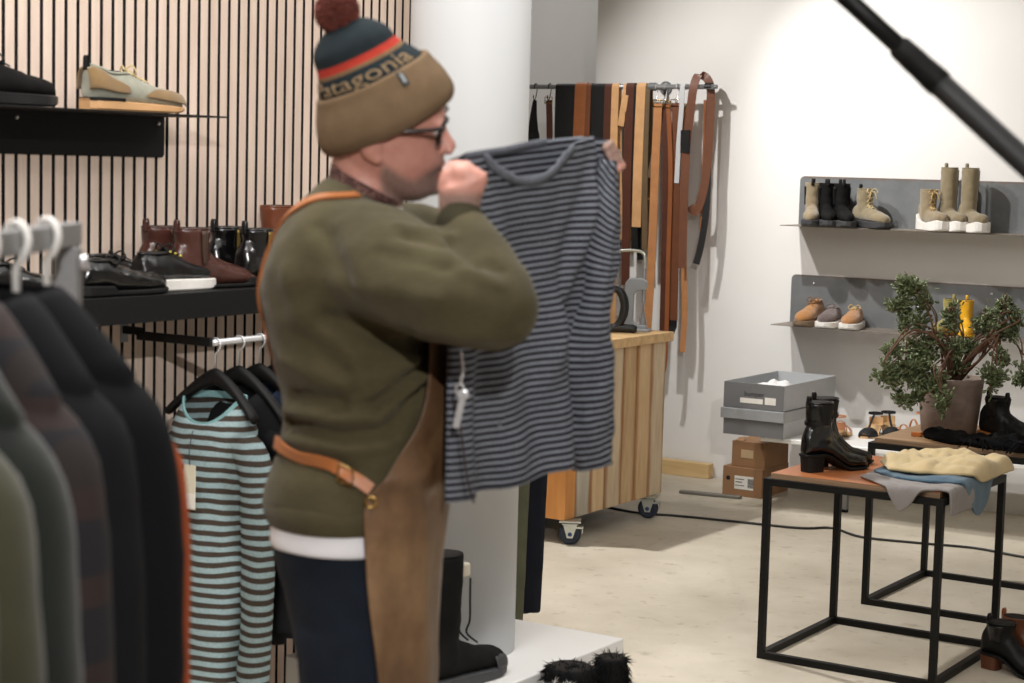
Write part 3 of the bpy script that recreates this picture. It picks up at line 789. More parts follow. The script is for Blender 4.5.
# --- sandals on the white bench
def sandal(label, loc, rz, black=True):
    t = thing('sandal', label, 'sandal', loc, rz, 'black T-strap sandals' if black else 'tan strappy sandals')
    L_, W_ = .25, .085; g = G(); rings = []
    for i in range(19):
        tt_ = .01+.98*i/18; f, o = foot_row(tt_); k = min(1, max(0, (.6-tt_)/.4)); z0 = .035*k*k*(3-2*k)
        a = W_/2*f; x = (tt_-.5)*L_; r = [(x, o*W_/2-a, z0), (x, o*W_/2+a, z0), (x, o*W_/2+a, z0+.009), (x, o*W_/2-a, z0+.009)]
        rings.append([Vector(q) for q in r])
    g.loft(rings); obj('footbed', g.mesh(False), M('tan_insole', (206, 168, 122), .6), t)
    g = G().cyl((-.098, 0, 0), (-.1, 0, .04), .018, 14, .026); obj('heel', g.mesh(), BLKSOLE if black else TAN2, t)
    mt = M('black_suede_strap', (20, 20, 22), .8) if black else SLEATHER('tan_strap', (190, 128, 88))
    def arch(x, h, w, lab):
        f, o = foot_row(x/L_+.5); a = W_/2*f*.96
        pts = [Vector((x, o*W_/2+a*math.cos(b), .012+h*math.sin(b)+.025*max(0, (-x)/.1))) for b in [PI*i/10 for i in range(11)]]
        obj(lab, G().strap(pts, w, .003, Vector((1, 0, 0))).mesh(False), mt, t)
    if black:
        rings = []
        for i in range(8):
            x = .118-.075*i/7; f, o = foot_row(x/L_+.5); a = W_/2*f; hh = .018+.020*math.sin(min(1, i/5)*PI/2)
            rings.append([Vector((x, o*W_/2+a*1.02*math.cos(b), .006+hh*math.sin(b))) for b in [PI*j/12 for j in range(13)]])
        g = G(); g.loft(rings, cap=False, closed=False); obj('toe_cap', solid(g.mesh(), .003), mt, t)
        obj('t_strap', G().strap(catmull([(.045, .002, .044), (.01, 0, .062), (-.03, 0, .085), (-.045, 0, .098)], 4), .010, .003, Vector((0, 1, 0))).mesh(False), mt, t)
        an = [Vector((-.075+.035*math.cos(b), .033*math.sin(b), .098)) for b in [2*PI*i/20 for i in range(21)]]
        obj('ankle_strap', G().strap(an, .008, .003, UP).mesh(False), mt, t)
        hc = [Vector((-.085-.028*math.cos(b), .034*math.sin(b), .060)) for b in [-PI*.45+PI*.9*i/10 for i in range(11)]]
        obj('heel_counter', G().strap(hc, .034, .003, UP).mesh(False), M('tan_insole', (206, 168, 122), .6), t)
    else:
        arch(.07, .03, .012, 'toe_strap'); arch(.035, .042, .010, 'instep_strap'); arch(-.02, .06, .010, 'instep_strap')
        hc = [Vector((-.085-.028*math.cos(b), .034*math.sin(b), .062)) for b in [-PI*.45+PI*.9*i/10 for i in range(11)]]
        obj('heel_counter', G().strap(hc, .036, .003, UP).mesh(False), mt, t)
        an = [Vector((-.075+.036*math.cos(b), .034*math.sin(b), .105)) for b in [2*PI*i/20 for i in range(21)]]
        obj('ankle_strap', G().strap(an, .007, .003, UP).mesh(False), mt, t)
    return t
def bw(px, py): p = on(px, py, BZ); return p
sandal('black T-strap sandal with tan insole on the white bench, left of the pair', bw(866, 437)+Vector((0, .06, 0)), -PI/2+.12)
sandal('black T-strap sandal with tan insole on the white bench, right of the pair', bw(884, 436)+Vector((.005, .06, 0)), -PI/2+.5)
sandal('tan strappy sandal on the white bench beside the plant pot', bw(905, 437)+Vector((0, .06, 0)), -PI/2-.6, False)
sandal('tan strappy sandal on the white bench behind the black ankle boot', bw(836, 438)+Vector((0, .06, 0)), PI/2+.2, False)
# ---------------------------------------------------------------- clothes folded on the orange table
def cloth_mat(nm, c, bump=.3, sc=260, var=.08):
    return M(nm, c, .9, 0, var, 14, bump, sc, sheen=.2)
TXM, TYM = -1.897, 5.508
def drape(fn, nu, nv, z0, amp, seed, th=.005, xm=TXM, ym=TYM):
    g = G(); rows = []
    for j in range(nv+1):
        r = []
        for i in range(nu+1):
            u, v = i/nu, j/nv; x, y = fn(u, v)
            ex, ey = max(0, x-xm), max(0, ym-y); e = ex+ey
            q = Vector((x*9+seed, y*9, seed)); q2 = Vector((x*28, y*28+seed, seed))
            fold = 1-abs(noise.noise(Vector((x*5+y*14+seed, y*8-x*4, seed*2.))))*2.2
            w = amp*(.35+.6*noise.noise(q))+amp*.55*max(0, fold)**2+amp*.45*abs(noise.noise(q2))
            edge = min(1, 8*min(u, 1-u, v, 1-v)+.15)
            z = z0+max(.001, w*edge)
            px, py = x, y
            if ex > 0: px = xm+.010*(1-math.exp(-ex/.012))+max(0, w)*.4
            if ey > 0: py = ym-.010*(1-math.exp(-ey/.012))-max(0, w)*.4
            if e > 0: z = z0+max(.001, w*edge)*math.exp(-e/.03)-max(0, e-.008)*.97
            r.append(Vector((px, py, z)))
        rows.append(r)
    g.loft(rows, cap=False, closed=False)
    return evaluated(g.mesh(), [('SUBSURF', dict(levels=1)), ('SOLIDIFY', dict(thickness=th, offset=1))])
def hem(tab, u): 
    a = interp(tab, u)[0]; return a
GH = [(0, 5.63), (.18, 5.56), (.34, 5.50), (.46, 5.425), (.54, 5.45), (.64, 5.515), (.74, 5.54), (.82, 5.535), (1, 5.53)]
TT = TA+.001
single('folded_top', drape(lambda u, v: (-2.215+u*.40, hem(GH, u)+(5.74-hem(GH, u))*v), 44, 20, TT, .012, 3, .006), cloth_mat('grey_marl_jersey', (140, 134, 132)), 'grey knitted top, lowest of three draped over the edge of the orange table', 'clothing', 'clothes on the orange table', (-2.05, 5.62, TT))
BH = [(0, 5.70), (.3, 5.61), (.6, 5.60), (.8, 5.62), (1, 5.70)]
single('folded_top', drape(lambda u, v: (-2.20+u*(.33+.10*math.sin(PI*min(1, v*1.1+.1))), hem(BH, u)+(5.97-hem(BH, u))*v), 44, 20, TT+.011, .014, 11, .007), cloth_mat('steel_blue_jersey', (74, 104, 124)), 'steel blue top between the grey and the cream ones on the orange table', 'clothing', 'clothes on the orange table', (-2.05, 5.75, TT+.02))
CH = [(0, 5.80), (.25, 5.66), (.5, 5.66), (.75, 5.68), (.9, 5.72), (1, 5.80)]
single('folded_top', drape(lambda u, v: (-2.215+u*.35, hem(CH, u)+(6.10-hem(CH, u))*v), 44, 22, TT+.024, .036, 23, .008), cloth_mat('cream_cotton', (206, 184, 138)), 'cream cotton top lying uppermost on the orange table', 'clothing', 'clothes on the orange table', (-2.05, 5.9, TT+.04))

# ---------------------------------------------------------------- scarf on the wooden table
cx = on(975, 444, TB)+Vector((.01, -.02, 0))
def lump(c, rx, ry, rz, seed, amp, rot=0, n=40, m=24, fr=14):
    me = G().ell((0, 0, 0), rx, ry, rz, n, m, Matrix.Rotation(rot, 3, 'Z')).mesh()
    def f(p, nn):
        q = p+nn*amp*(noise.noise(p*fr+Vector((seed, 0, 0)))+.5*noise.noise(p*fr*2.3+Vector((0, seed, 0))))
        q.z = max(q.z, -rz*.55); return q
    displace(me, f); me.transform(Matrix.Translation(Vector(c)+Vector((0, 0, rz*.55)))); return me
BLKWOOL = M('black_wool', (13, 12, 13), .95, 0, .2, 30, .5, 220, spec=.15)
t = thing('scarf', 'crumpled black scarf with fringed end in front of the plant pot', 'scarf', (cx.x, cx.y, TB))
obj('folded_cloth', lump((cx.x-.06, cx.y+.02, TB), .17, .075, .026, 4, .02, -.45), BLKWOOL, t, True)
obj('crumpled_end', lump((cx.x+.10, cx.y-.01, TB), .13, .075, .030, 9, .03, -.35, fr=22), BLKWOOL, t, True)
g = G(); rr = random.Random(5)
for i in range(46):
    a = rr.uniform(-2.4, .6); p = Vector((cx.x+.12+rr.uniform(-.1, .1), cx.y-.02+rr.uniform(-.07, .05), TB+.03)); d = Vector((math.cos(a), math.sin(a), 0))
    g.tube(catmull([p, p+d*.03+UP*.008, p+d*.055-UP*.012, Vector((p.x+d.x*.075, p.y+d.y*.075, TB+.003))], 3), [.0022]*10, 5)
obj('fringe', g.mesh(), BLKWOOL, t, True)
p = on(914, 436, TB)
obj('tag', bevelled(G().box((p.x-.008, p.y-.012, TB+.001), (p.x+.03, p.y+.012, TB+.016)).mesh(False), .002, 1), SLEATHER('orange_leather_tag', (190, 112, 52)), t, True, 'orange leather tag')

# ---------------------------------------------------------------- jade plant in a clay pot
pc = Vector((-2.335, 6.80, TB))
t = thing('potted_plant', 'bushy jade plant in a weathered clay pot on the wooden table', 'plant', pc)
def pot_mat():
    k = NT('weathered_clay'); v = k.coord(); f = k.noise(v, 9, 5, .65); h = k.noise(k.coord((3, 3, 9)), 5, 4)
    c = k.ramp(f, [(.3, rgb((120, 104, 95))), (.7, rgb((158, 140, 129)))])
    k.l(k.mix(.5, c, k.ramp(h, [(.4, (1, 1, 1, 1)), (.7, (.72, .70, .70, 1))]), 'MULTIPLY'), k.b.inputs['Base Color']); k.b.inputs['Roughness'].default_value = .85
    k.bump(f, .3, .004); return k.m
prof = [(.001, 0), (.096, 0), (.102, .004), (.112, .10), (.120, .185), (.122, .205), (.118, .21), (.110, .206), (.106, .17), (.001, .165)]
g = G(); g.loft([[Vector((r*math.cos(2*PI*k/44), r*math.sin(2*PI*k/44), z)) for k in range(44)] for r, z in prof])
obj('pot', g.mesh(), pot_mat(), t)
g = G().cyl((0, 0, .16), (0, 0, .186), .108, 30); obj('soil', displace(evaluated(g.mesh(), []), lambda c, n: c+n*.004*noise.noise(c*60)), M('dark_soil', (52, 42, 34), .95, 0, .3, 40), t)
def pp(px, py, dd=0): 
    "point in the plane of the plant facing the camera, dd metres nearer/further"
    base = 6.915
    q = C(px, py, base+dd); return q
bark = M('brown_bark', (112, 84, 66), .85, 0, .25, 30, .4, 120)
root = pp(962, 376); root = Vector((pc.x, pc.y, TB+.18))
br = [
 [(950, 352, -.02), (937, 338, -.04), (928, 312, -.05), (914, 292, -.06)],
 [(942, 345, -.05), (915, 330, -.10), (896, 345, -.13), (882, 366, -.15)],
 [(955, 350, .03), (938, 332, .02), (912, 340, -.02), (905, 372, -.08)],
 [(956, 352, 0), (955, 338, .0), (952, 318, .0), (949, 304, 0)],
 [(975, 352, .02), (990, 342, .03), (1002, 322, .03), (1003, 300, .03)],
 [(972, 356, -.04), (984, 348, -.06), (988, 326, -.07), (984, 308, -.08)],
 [(982, 346, .06), (1003, 336, .08), (1018, 346, .08), (1024, 372, .06)],
 [(978, 350, -.06), (994, 338, -.09), (997, 356, -.11), (993, 384, -.12)],
 [(950, 358, -.08), (945, 362, -.13), (941, 378, -.17), (944, 404, -.19)],
 [(945, 350, .06), (925, 340, .08), (910, 350, .07), (900, 392, -.02)],
 [(985, 340, .0), (1010, 318, .0), (1016, 318, .0), (1016, 312, .02)],
]
rj = random.Random(21)
for b in br[:]:
    for q in range(2): br.append([(x+rj.uniform(-9, 9), y+rj.uniform(-8, 8), d+rj.uniform(-.04, .04)) for x, y, d in b])
for bi, b in enumerate(br):
    pts = catmull([root+Vector((rnd.uniform(-.03, .03), rnd.uniform(-.03, .03), 0))]+[pp(*q) for q in b], 6)
    n = len(pts); rs = [.0052*(1-i/(n-1))*(1 if bi < 11 else .45)+.0020 for i in range(n)]
    obj('branch', displace(evaluated(G().tube(pts, rs, 8).mesh(), []), lambda c, n: c+n*.0012*noise.noise(c*90)), bark, t, True)
clusters = [  # px, py, rx, ry, depth, count
 (912, 288, 17, 13, -.05, 170), (924, 300, 13, 10, -.04, 80), (898, 306, 14, 12, -.06, 90), (902, 324, 8, 10, -.06, 45), (920, 322, 10, 12, -.03, 50),
 (925, 350, 18, 20, -.05, 210), (912, 372, 26, 18, -.10, 330), (888, 374, 17, 12, -.12, 150), (930, 385, 16, 15, -.12, 170), (903, 398, 9, 10, -.08, 70), (918, 396, 9, 6, -.08, 40),
 (944, 402, 9, 17, -.19, 110), (952, 320, 8, 20, 0, 110), (955, 345, 12, 10, -.02, 70), (984, 318, 10, 16, -.08, 80), (1003, 308, 12, 12, .03, 110), (1005, 330, 16, 12, .03, 110), (1016, 322, 9, 16, .03, 80),
 (993, 378, 11, 17, -.12, 130), (1000, 360, 10, 10, -.1, 70), (1021, 376, 8, 16, .06, 90), (893, 350, 10, 10, -.1, 50), (972, 350, 12, 10, .02, 60), (965, 367, 14, 6, 0, 40)]
g = G(); tw = G(); rr = random.Random(11)
for px, py, rx, ry, dd, cnt in clusters:
    ctr = pp(px, py, dd); s = 6.9/FPX
    stems = []
    for i in range(max(5, cnt//9)):
        a = rr.uniform(0, 2*PI); k = math.sqrt(rr.random())
        e = ctr+RGT*(rx*s*k*math.cos(a))+UP*(ry*s*k*math.sin(a))+FWD*rr.uniform(-.04, .04)
        b = ctr+(e-ctr)*rr.uniform(-.3, .2)-UP*.008; stems.append((b, e))
        tw.tube([b, (b+e)/2+Vector((rr.uniform(-.006, .006), 0, .004)), e], [.0026, .0022, .0016], 5)
    for i in range(int(cnt*2.3)):
        b, e = rr.choice(stems); q = b+(e-b)*rr.uniform(.1, 1.1)+Vector((rr.gauss(0, .009), rr.gauss(0, .009), rr.gauss(0, .009)))
        d = (Vector((rr.gauss(0, 1), rr.gauss(0, 1), rr.gauss(.35, .8)))+(e-b).normalized()*.7).normalized()
        sd = d.orthogonal().normalized(); sd = Matrix.Rotation(rr.uniform(0, 6.28), 3, d) @ sd; nn = d.cross(sd)
        l = rr.uniform(.015, .024); wd = l*.33; th = .0018
        pr = [(0, .25, 0), (.3, .85, .0), (.62, 1, .05), (.88, .6, .09), (1, .1, .11)]
        vs = []
        for k, ww, up in pr:
            c0 = q+d*(l*k)+nn*(l*up); vs += [c0-sd*wd*ww, c0+nn*th*ww, c0+sd*wd*ww, c0-nn*th*ww]
        fs = [(i_*4+j, i_*4+(j+1) % 4, i_*4+4+(j+1) % 4, i_*4+4+j) for i_ in range(4) for j in range(4)]+[(0, 1, 2, 3), (16, 17, 18, 19)]
        g.add(vs, fs)
def leaf_mat():
    k = NT('jade_leaves'); v = k.coord(); f = k.noise(v, 45, 3, .6)
    k.l(k.ramp(f, [(.25, rgb((80, 92, 62))), (.55, rgb((112, 124, 86))), (.8, rgb((158, 168, 128)))]), k.b.inputs['Base Color'])
    k.b.inputs['Roughness'].default_value = .32; return k.m
obj('foliage', g.mesh(), leaf_mat(), t, True)
obj('twigs', tw.mesh(), bark, t, True)

# ---------------------------------------------------------------- belts
RY, RZ, RR = 8.515, 1.988, .0125
REND = OP(715, 84, 1, RY).x
t = thing('belt_rail', 'grey steel rail on the back wall hung with leather belts', 'rail', (REND, RY, RZ))
obj('rail_bar', G().cyl((-1.5, 0, 0), (0, 0, 0), RR, 18).mesh(), DKCHROME, t)
fx = OP(653, 84, 1, RY).x-REND
obj('flange', bevelled(G().cyl((fx-.02, 0, 0), (fx+.02, 0, 0), .021, 20).cyl((fx, 0, 0), (fx, WY-RY, 0), .014, 16).mesh(False), .002, 1), M('grey_rail_fitting', (118, 120, 122), .5, .4), t)
obj('wall_rose', G().cyl((fx, WY-RY-.008, 0), (fx, WY-RY, 0), .035, 24).mesh(False), M('grey_rail_fitting', (118, 120, 122), .5, .4), t)
obj('end_cap', G().cyl((-.004, 0, 0), (.012, 0, 0), .010, 16).mesh(False), M('grey_rail_fitting', (118, 120, 122), .5, .4), t)
BELTC = {'K': SLEATHER('belt_black', (22, 21, 21), .45), 'B1': SLEATHER('belt_dark_brown', (84, 48, 36), .4), 'B2': SLEATHER('belt_brown', (112, 68, 46), .4), 'O': SLEATHER('belt_chestnut', (144, 86, 50), .4),
         'T': SLEATHER('belt_tan', (184, 128, 84), .4), 'N': SLEATHER('belt_natural', (208, 160, 112), .45), 'D': SLEATHER('belt_olive_brown', (104, 84, 60), .5)}
def bx(px): return OP(px, 84, 1, RY).x
def bz(px, py): return OP(px, py, 1, RY).z
def belt(px, wpx, col, f, b, label, group=None, k=0, over=RR):
    "strap over the rail; f and b = (px, py) of the lower ends of the front and back legs"
    x = bx(px); r = over+.0025+k*.003; pts = []
    w = wpx/192.
    fx_, fz = OP(f[0], f[1], 1, RY).x, bz(*f); bx_, bz_ = OP(b[0], b[1], 1, RY).x, bz(*b)
    n = 10
    for i in range(n): 
        s = i/n; s2 = s*s*(3-2*s); pts.append(Vector((fx_+(x-fx_)*(1-(1-s)**1.6), RY-r-.006*math.sin(PI*s), fz+(RZ-fz)*s)))
    for i in range(9):
        a = PI-PI*i/8; pts.append(Vector((x, RY+r*math.cos(a), RZ+r*math.sin(a))))
    for i in range(1, n+1):
        s = i/n; pts.append(Vector((x+(bx_-x)*s**1.6, RY+r+.004*math.sin(PI*s), RZ+(bz_-RZ)*s)))
    return single('hanging_belt', G().strap(pts, w, .0034, Vector((1, 0, 0))).mesh(False), BELTC[col], label, 'belt', group or 'leather belts hung over the rail', (x, RY, RZ+r))
belt(561, 9, 'K', (563, 330), (566, 300), 'wide black belt, leftmost of those draped over the rail')
belt(568, 8, 'K', (569, 320), (571, 300), 'black belt just left of the broad chestnut belt on the rail')
belt(574, 8, 'K', (573, 310), (577, 280), 'black belt partly under the broad chestnut belt on the rail')
belt(583, 13, 'O', (571, 320), (586, 300), 'broad chestnut belt hung aslant over the rail above the striped top', k=2)
belt(590, 7, 'B2', (586, 310), (592, 260), 'narrow brown belt right beside the broad chestnut one', k=1)
belt(597, 8, 'K', (594, 300), (598, 300), 'black belt right of the narrow brown belt on the rail')
belt(603, 8, 'K', (601, 300), (604, 280), 'black belt left of the dark brown one on the rail')
belt(610, 8, 'B1', (606, 300), (611, 240), 'dark brown belt between black and natural leather belts')
belt(617, 8, 'N', (614, 330), (618, 240), 'natural leather belt above the right shoulder of the striped top')
belt(628, 7, 'N', (622, 126), (629, 240), 'short natural belt end curling beside the longer natural belt')
belt(632, 9, 'B1', (627, 285), (634, 240), 'long dark brown belt right of the short natural end', k=1)
belt(638, 7, 'K', (636, 250), (639, 260), 'black belt squeezed between dark brown and natural belts')
belt(643, 10, 'N', (638, 227), (645, 200), 'wide natural leather belt with square cut end beside the rail flange', k=1)
belt(649, 6, 'D', (646, 250), (650, 246), 'dark strip as painted shadow of the natural belt by the rail flange')  # strap built where only a belt's shadow falls
# hooks and the straps hanging on them
def s_hook(px, label, drop=.075):
    x = bx(px); r = .016
    t = thing('s_hook', label, 'hook', (x, RY, RZ+r))
    pts = [Vector((0, r*math.cos(a), -r+r*math.sin(a))) for a in [PI*(1.25-1.5*i/12) for i in range(13)]]
    pts = [Vector((0, -r, -r-.012))]+[Vector((0, r*math.cos(a), -r+r*math.sin(a))) for a in [PI-PI*i/10 for i in range(11)]]+[Vector((0, .010, -r-.03)), Vector((0, 0, -drop)), Vector((0, -.012, -drop-.012)), Vector((0, -.022, -drop)), Vector((0, -.022, -drop+.014))]
    obj('hook_wire', G().tube(catmull(pts, 3), .0026, 8).mesh(), BLKTUBE if px < 600 else CHROME, t)
    return Vector((x, RY-.010, RZ+r-drop-.008))
h = s_hook(536, 'black wire hook at the left end of the rail next to the column')
def hung(name, h, pts, w, col, label, cat, buckle=True, tip=None):
    t = thing(name, label, cat, h)
    P = catmull([Vector((0, .004, -.004))]+[Vector((OP(a, b, 1, RY).x-h.x, -.004-.004*i, bz(a, b)-h.z)) for i, (a, b) in enumerate(pts)], 5)
    ws = w if not hasattr(w, '__len__') else [w[0]+(w[1]-w[0])*i/(len(P)-1) for i in range(len(P))]
    obj('strap', G().strap(P, ws, .0036, Vector((1, 0, 0))).mesh(False), BELTC[col], t)
    if buckle:
        ww = (w if not hasattr(w, '__len__') else w[0])*.62
        obj('buckle', G().tube([Vector((ww*c, 0, -.004+.016*s)) for c, s in ((-1, -1), (1, -1), (1, 1), (-1, 1), (-1, -1))], .0028, 8).mesh(), M('brass', (172, 140, 84), .3, 1, .05), t)
    if tip: obj('strap_tip', G().strap([P[-1], P[-1]+Vector((.0, 0, -.03)), P[-1]+Vector((-.012, -.006, -.065))], (w if not hasattr(w, '__len__') else w[1])*.9, .006, Vector((1, 0, 0))).mesh(False), BELTC['K'], t)
    return t
hung('hanging_strap', h, [(535, 115), (535, 130), (536, 150), (538, 260)], (.02, .10), 'K', 'black leather strap fanning out from the leftmost hook', 'strap', False)
h = s_hook(550, 'black wire hook holding the dark brown belt left of the black belts')
hung('hanging_belt', h, [(551, 130), (551, 180), (552, 260)], .036, 'B1', 'dark brown belt hanging by its buckle beside the black strap', 'belt')
h = s_hook(657, 'steel hook just right of the rail flange', .085)
hung('hanging_belt', h, [(656, 150), (651, 178)], .032, 'D', 'olive tan looped belt end hanging from the hook by the flange', 'belt')
h2 = h+Vector((.022, -.014, -.004)); hung('hanging_belt', h2, [(658, 160), (655, 250), (650, 336), (648, 345)], .046, 'T', 'long tan belt hanging behind the grey press', 'belt')
h = s_hook(666, 'steel hook in the middle of the long hanging belts', .09)
hung('hanging_belt', h, [(667, 160), (666, 250), (664, 350)], .034, 'B1', 'long dark brown belt right of the long tan belt', 'belt')
h2 = h+Vector((.026, -.012, -.004)); hung('hanging_belt', h2, [(673, 170), (671, 260), (669, 350), (666, 375)], .024, 'O', 'narrow chestnut belt reaching below the bench top', 'belt')
h = s_hook(678, 'steel hook left of the clear plastic strip', .085)
hung('hanging_belt', h, [(677, 170), (676, 250), (675, 320)], .050, 'B2', 'wide brown belt with dark tip hanging right of the chestnut one', 'belt', True, 1)
h2 = h+Vector((.028, .018, -.02)); hung('hanging_belt', h2, [(684, 200), (684, 270), (685, 315), (683, 352)], .030, 'T', 'slim tan belt reaching lowest beside the bench corner', 'belt')
x = bx(684)
t = thing('plastic_hanger_strip', 'clear plastic strip hooked on the rail among the belts', 'hanger', (x, RY, RZ+.016))
obj('strip', G().strap([Vector((0, .016, -.03)), Vector((0, .013, -.008)), Vector((0, 0, 0)), Vector((0, -.016, -.012)), Vector((0, -.018, -.12)), Vector((-.008, -.02, -.30)), Vector((-.012, -.02, -.50))], .026, .003, Vector((1, 0, 0))).mesh(False), M('clear_plastic', (206, 208, 210), .15, 0, .04), t)
# big looped belt at the right end
x = bx(698)
t = thing('hanging_belt', 'brown belt looped over the right end of the rail', 'belt', (x, RY, RZ+RR))
def P_(px, py, dy): q = OP(px, py, 1, RY+dy); return Vector((q.x-x, dy, q.z-RZ-RR))
lp = [P_(682, 268, -.05), P_(684, 200, -.05), P_(686, 150, -.045), P_(690, 115, -.04), P_(693, 90, -.032), P_(697, 77, -.01), P_(701, 75, .012), P_(708, 80, .02), P_(711, 96, .02), P_(709, 140, .015), P_(706, 175, .01), P_(701, 200, 0), P_(695, 212, -.01), P_(690, 206, -.02)]
obj('strap', G().strap(catmull(lp, 5), .042, .004, Vector((1, .35, 0))).mesh(False), BELTC['B2'], t)
obj('keeper', bevelled(G().strap([P_(685.5, 130, -.046), P_(685, 153, -.048)], .05, .012, Vector((1, 0, 0))).mesh(False), .002, 1), BELTC['K'], t)
obj('strap_end', G().strap(catmull([P_(707, 100, .03), P_(706, 150, .03), P_(704, 205, .02), P_(703, 230, .01)], 4), .034, .004, Vector((1, .2, 0))).mesh(False), BELTC['O'], t)
x = bx(709)
t = thing('hanging_strap', 'black strap end hanging lowest at the right end of the rail', 'strap', (x, RY, RZ))
lp = [Vector((0, RR, .012)), Vector((.0, .02, 0)), Vector((-.005, .022, -.2)), Vector((OP(706, 200, 1, RY).x-x, .01, bz(706, 200)-RZ)), Vector((OP(702, 240, 1, RY).x-x, 0, bz(702, 240)-RZ)), Vector((OP(697, 264, 1, RY).x-x, -.01, bz(697, 264)-RZ))]
obj('strap', G().strap(catmull(lp, 5), .034, .004, Vector((1, .3, 0))).mesh(False), BELTC['K'], t)
obj('loop', G().strap([Vector((.0, RR*math.cos(a)*1.5, RR*1.5*math.sin(a))) for a in [PI*i/8 for i in range(-1, 10)]], .034, .003, Vector((1, 0, 0))).mesh(False), BELTC['K'], t)
# ---------------------------------------------------------------- shoes on the slatted wall
def ysx(px, x): return OP(px, 285, 0, x).y
z = LSZ
BROWNL = SLEATHER('oxblood_leather', (72, 42, 35), .25, coat=.2)
derby = shoe_parts(.285, .10, top=((0, .045), (.05, .062), (.2, .064), (.38, .066), (.5, .058), (.7, .044), (.85, .040), (.95, .032), (1, .02)), sole=((0, .026), (.3, .024), (.34, .012), (.5, .012), (1, .013)))
d1 = boot('derby_shoe', 'black leather derby shoe on the long shelf, right of the clothes rack post', Vector((-3.155, ysx(78, -3.155)+.14, z)), PI/2, BLKAB, BLKSOLE, derby, 'black derby shoes on the long shelf', laces=3, lace_col=M('black_laces', (18, 18, 18), .8))
dup(d1, Vector((-3.29, ysx(86, -3.29)+.14, z+.0012)), PI/2-.03, 'black leather derby shoe against the slats, behind its pair')
dup(d1, Vector((-3.17, ysx(76, -3.17)-.17, z+.0012)), PI/2, 'black derby shoe partly hidden behind the clothes rack post')
wt = shoe_parts(.275, .10, top=((0, .05), (.05, .066), (.2, .068), (.38, .07), (.5, .06), (.7, .046), (.85, .040), (.95, .032), (1, .02)), sole=((0, .030), (1, .026)), solew=1.08)
e1 = boot('sneaker', 'black leather shoe with white sole and yellow eyelets on the long shelf', Vector((-3.19, ysx(206, -3.19)-.14+.02, z)), PI/2+.04, BLK_LEA, WHITESOLE, wt, None, laces=3, lace_col=M('black_laces', (18, 18, 18), .8))
g = G()
for k in (.5, .43, .36):
    p = wt['vamp'](k)
    for s in (-1, 1): g.ell((p.x, s*.021, p.z-.003), .004, .004, .003, 8, 6)
obj('eyelets', g.mesh(), M('yellow_eyelet', (206, 190, 70), .4), e1)['kind'] = 'stuff'
zb = shoe_parts(.30, .10, top=((0, .06), (.05, .09), (.2, .09), (.4, .082), (.55, .062), (.7, .048), (.85, .040), (.95, .032), (1, .02)), sole=((0, .022), (.3, .020), (.34, .010), (1, .010)), shaft=[(.06, -.075, .048, .037), (.10, -.080, .050, .038), (.15, -.082, .056, .042)])
zm = M('dull_zip', (92, 78, 66), .4, .6)
e2 = boot('ankle_boot', 'oxblood leather zip ankle boot on the long shelf, toe nearest the front', Vector((-3.19, ysx(180, -3.185)+.13, z)), PI/2-.03, BROWNL, BLKSOLE, zb, 'oxblood ankle boots', zipper=(-1, .06, .145, zm), tabs=('b', BROWNL))
dup(e2, Vector((-3.30, ysx(143, -3.30)+.14, z+.0012)), PI/2+.02, 'oxblood leather ankle boot against the slats, behind and left of its pair')
lb = shoe_parts(.29, .10, top=((0, .06), (.05, .09), (.2, .09), (.4, .082), (.55, .062), (.7, .048), (.85, .042), (.95, .034), (1, .02)), sole=((0, .024), (.3, .022), (.34, .012), (1, .012)), shaft=[(.06, -.07, .048, .037), (.10, -.074, .048, .038), (.145, -.074, .054, .042)])
e3 = boot('ankle_boot', 'glossy black zip ankle boot between the oxblood boots and the man', Vector((-3.30, ysx(209, -3.30)+.14, z)), PI/2, BLKAB, BLKSOLE, lb, 'glossy black ankle boots on the long shelf', zipper=(-1, .06, .14, M('brass_zip', (150, 128, 70), .35, .8)), tabs=('b', BLK_LEA))
dup(e3, Vector((-3.18, ysx(240, -3.18)+.14, z+.0012)), PI/2, 'glossy black ankle boot nearest the front edge, half behind the man')
boot('ankle_boot', 'cognac brown tall-shafted boot mostly hidden behind the man', Vector((-3.30, ysx(252, -3.30)+.18, z)), PI/2, SLEATHER('cognac_brown', (110, 60, 38), .3), BLKSOLE, shoe_parts(.29, .10, sole=((0, .024), (1, .014)), shaft=[(.06, -.07, .048, .037), (.12, -.074, .050, .040), (.20, -.074, .058, .046)]))
z = 1.681
sn = shoe_parts(.295, .10, top=((0, .07), (.04, .082), (.12, .078), (.2, .070), (.3, .072), (.38, .074), (.5, .062), (.7, .045), (.85, .040), (.95, .032), (1, .016)), sole=((0, .028), (.3, .023), (.7, .019), (1, .015)), solew=1.07)
GREYS = SUEDE('grey_green_suede', (150, 150, 134)); OLVS = SUEDE('ochre_suede', (134, 106, 66)); GUM = M('gum_sole', (206, 160, 112), .6)
e4 = boot('sneaker', 'grey and ochre suede running sneaker on the upper black shelf', Vector((-3.27, ysx(182, -3.27)-.145-.035, z)), PI/2-.12, GREYS, GUM, sn, laces=4, lace_col=M('cream_laces', (206, 186, 140), .8), lace_t=(.62, .54, .47, .40), tabs=('b', BLKSOLE))
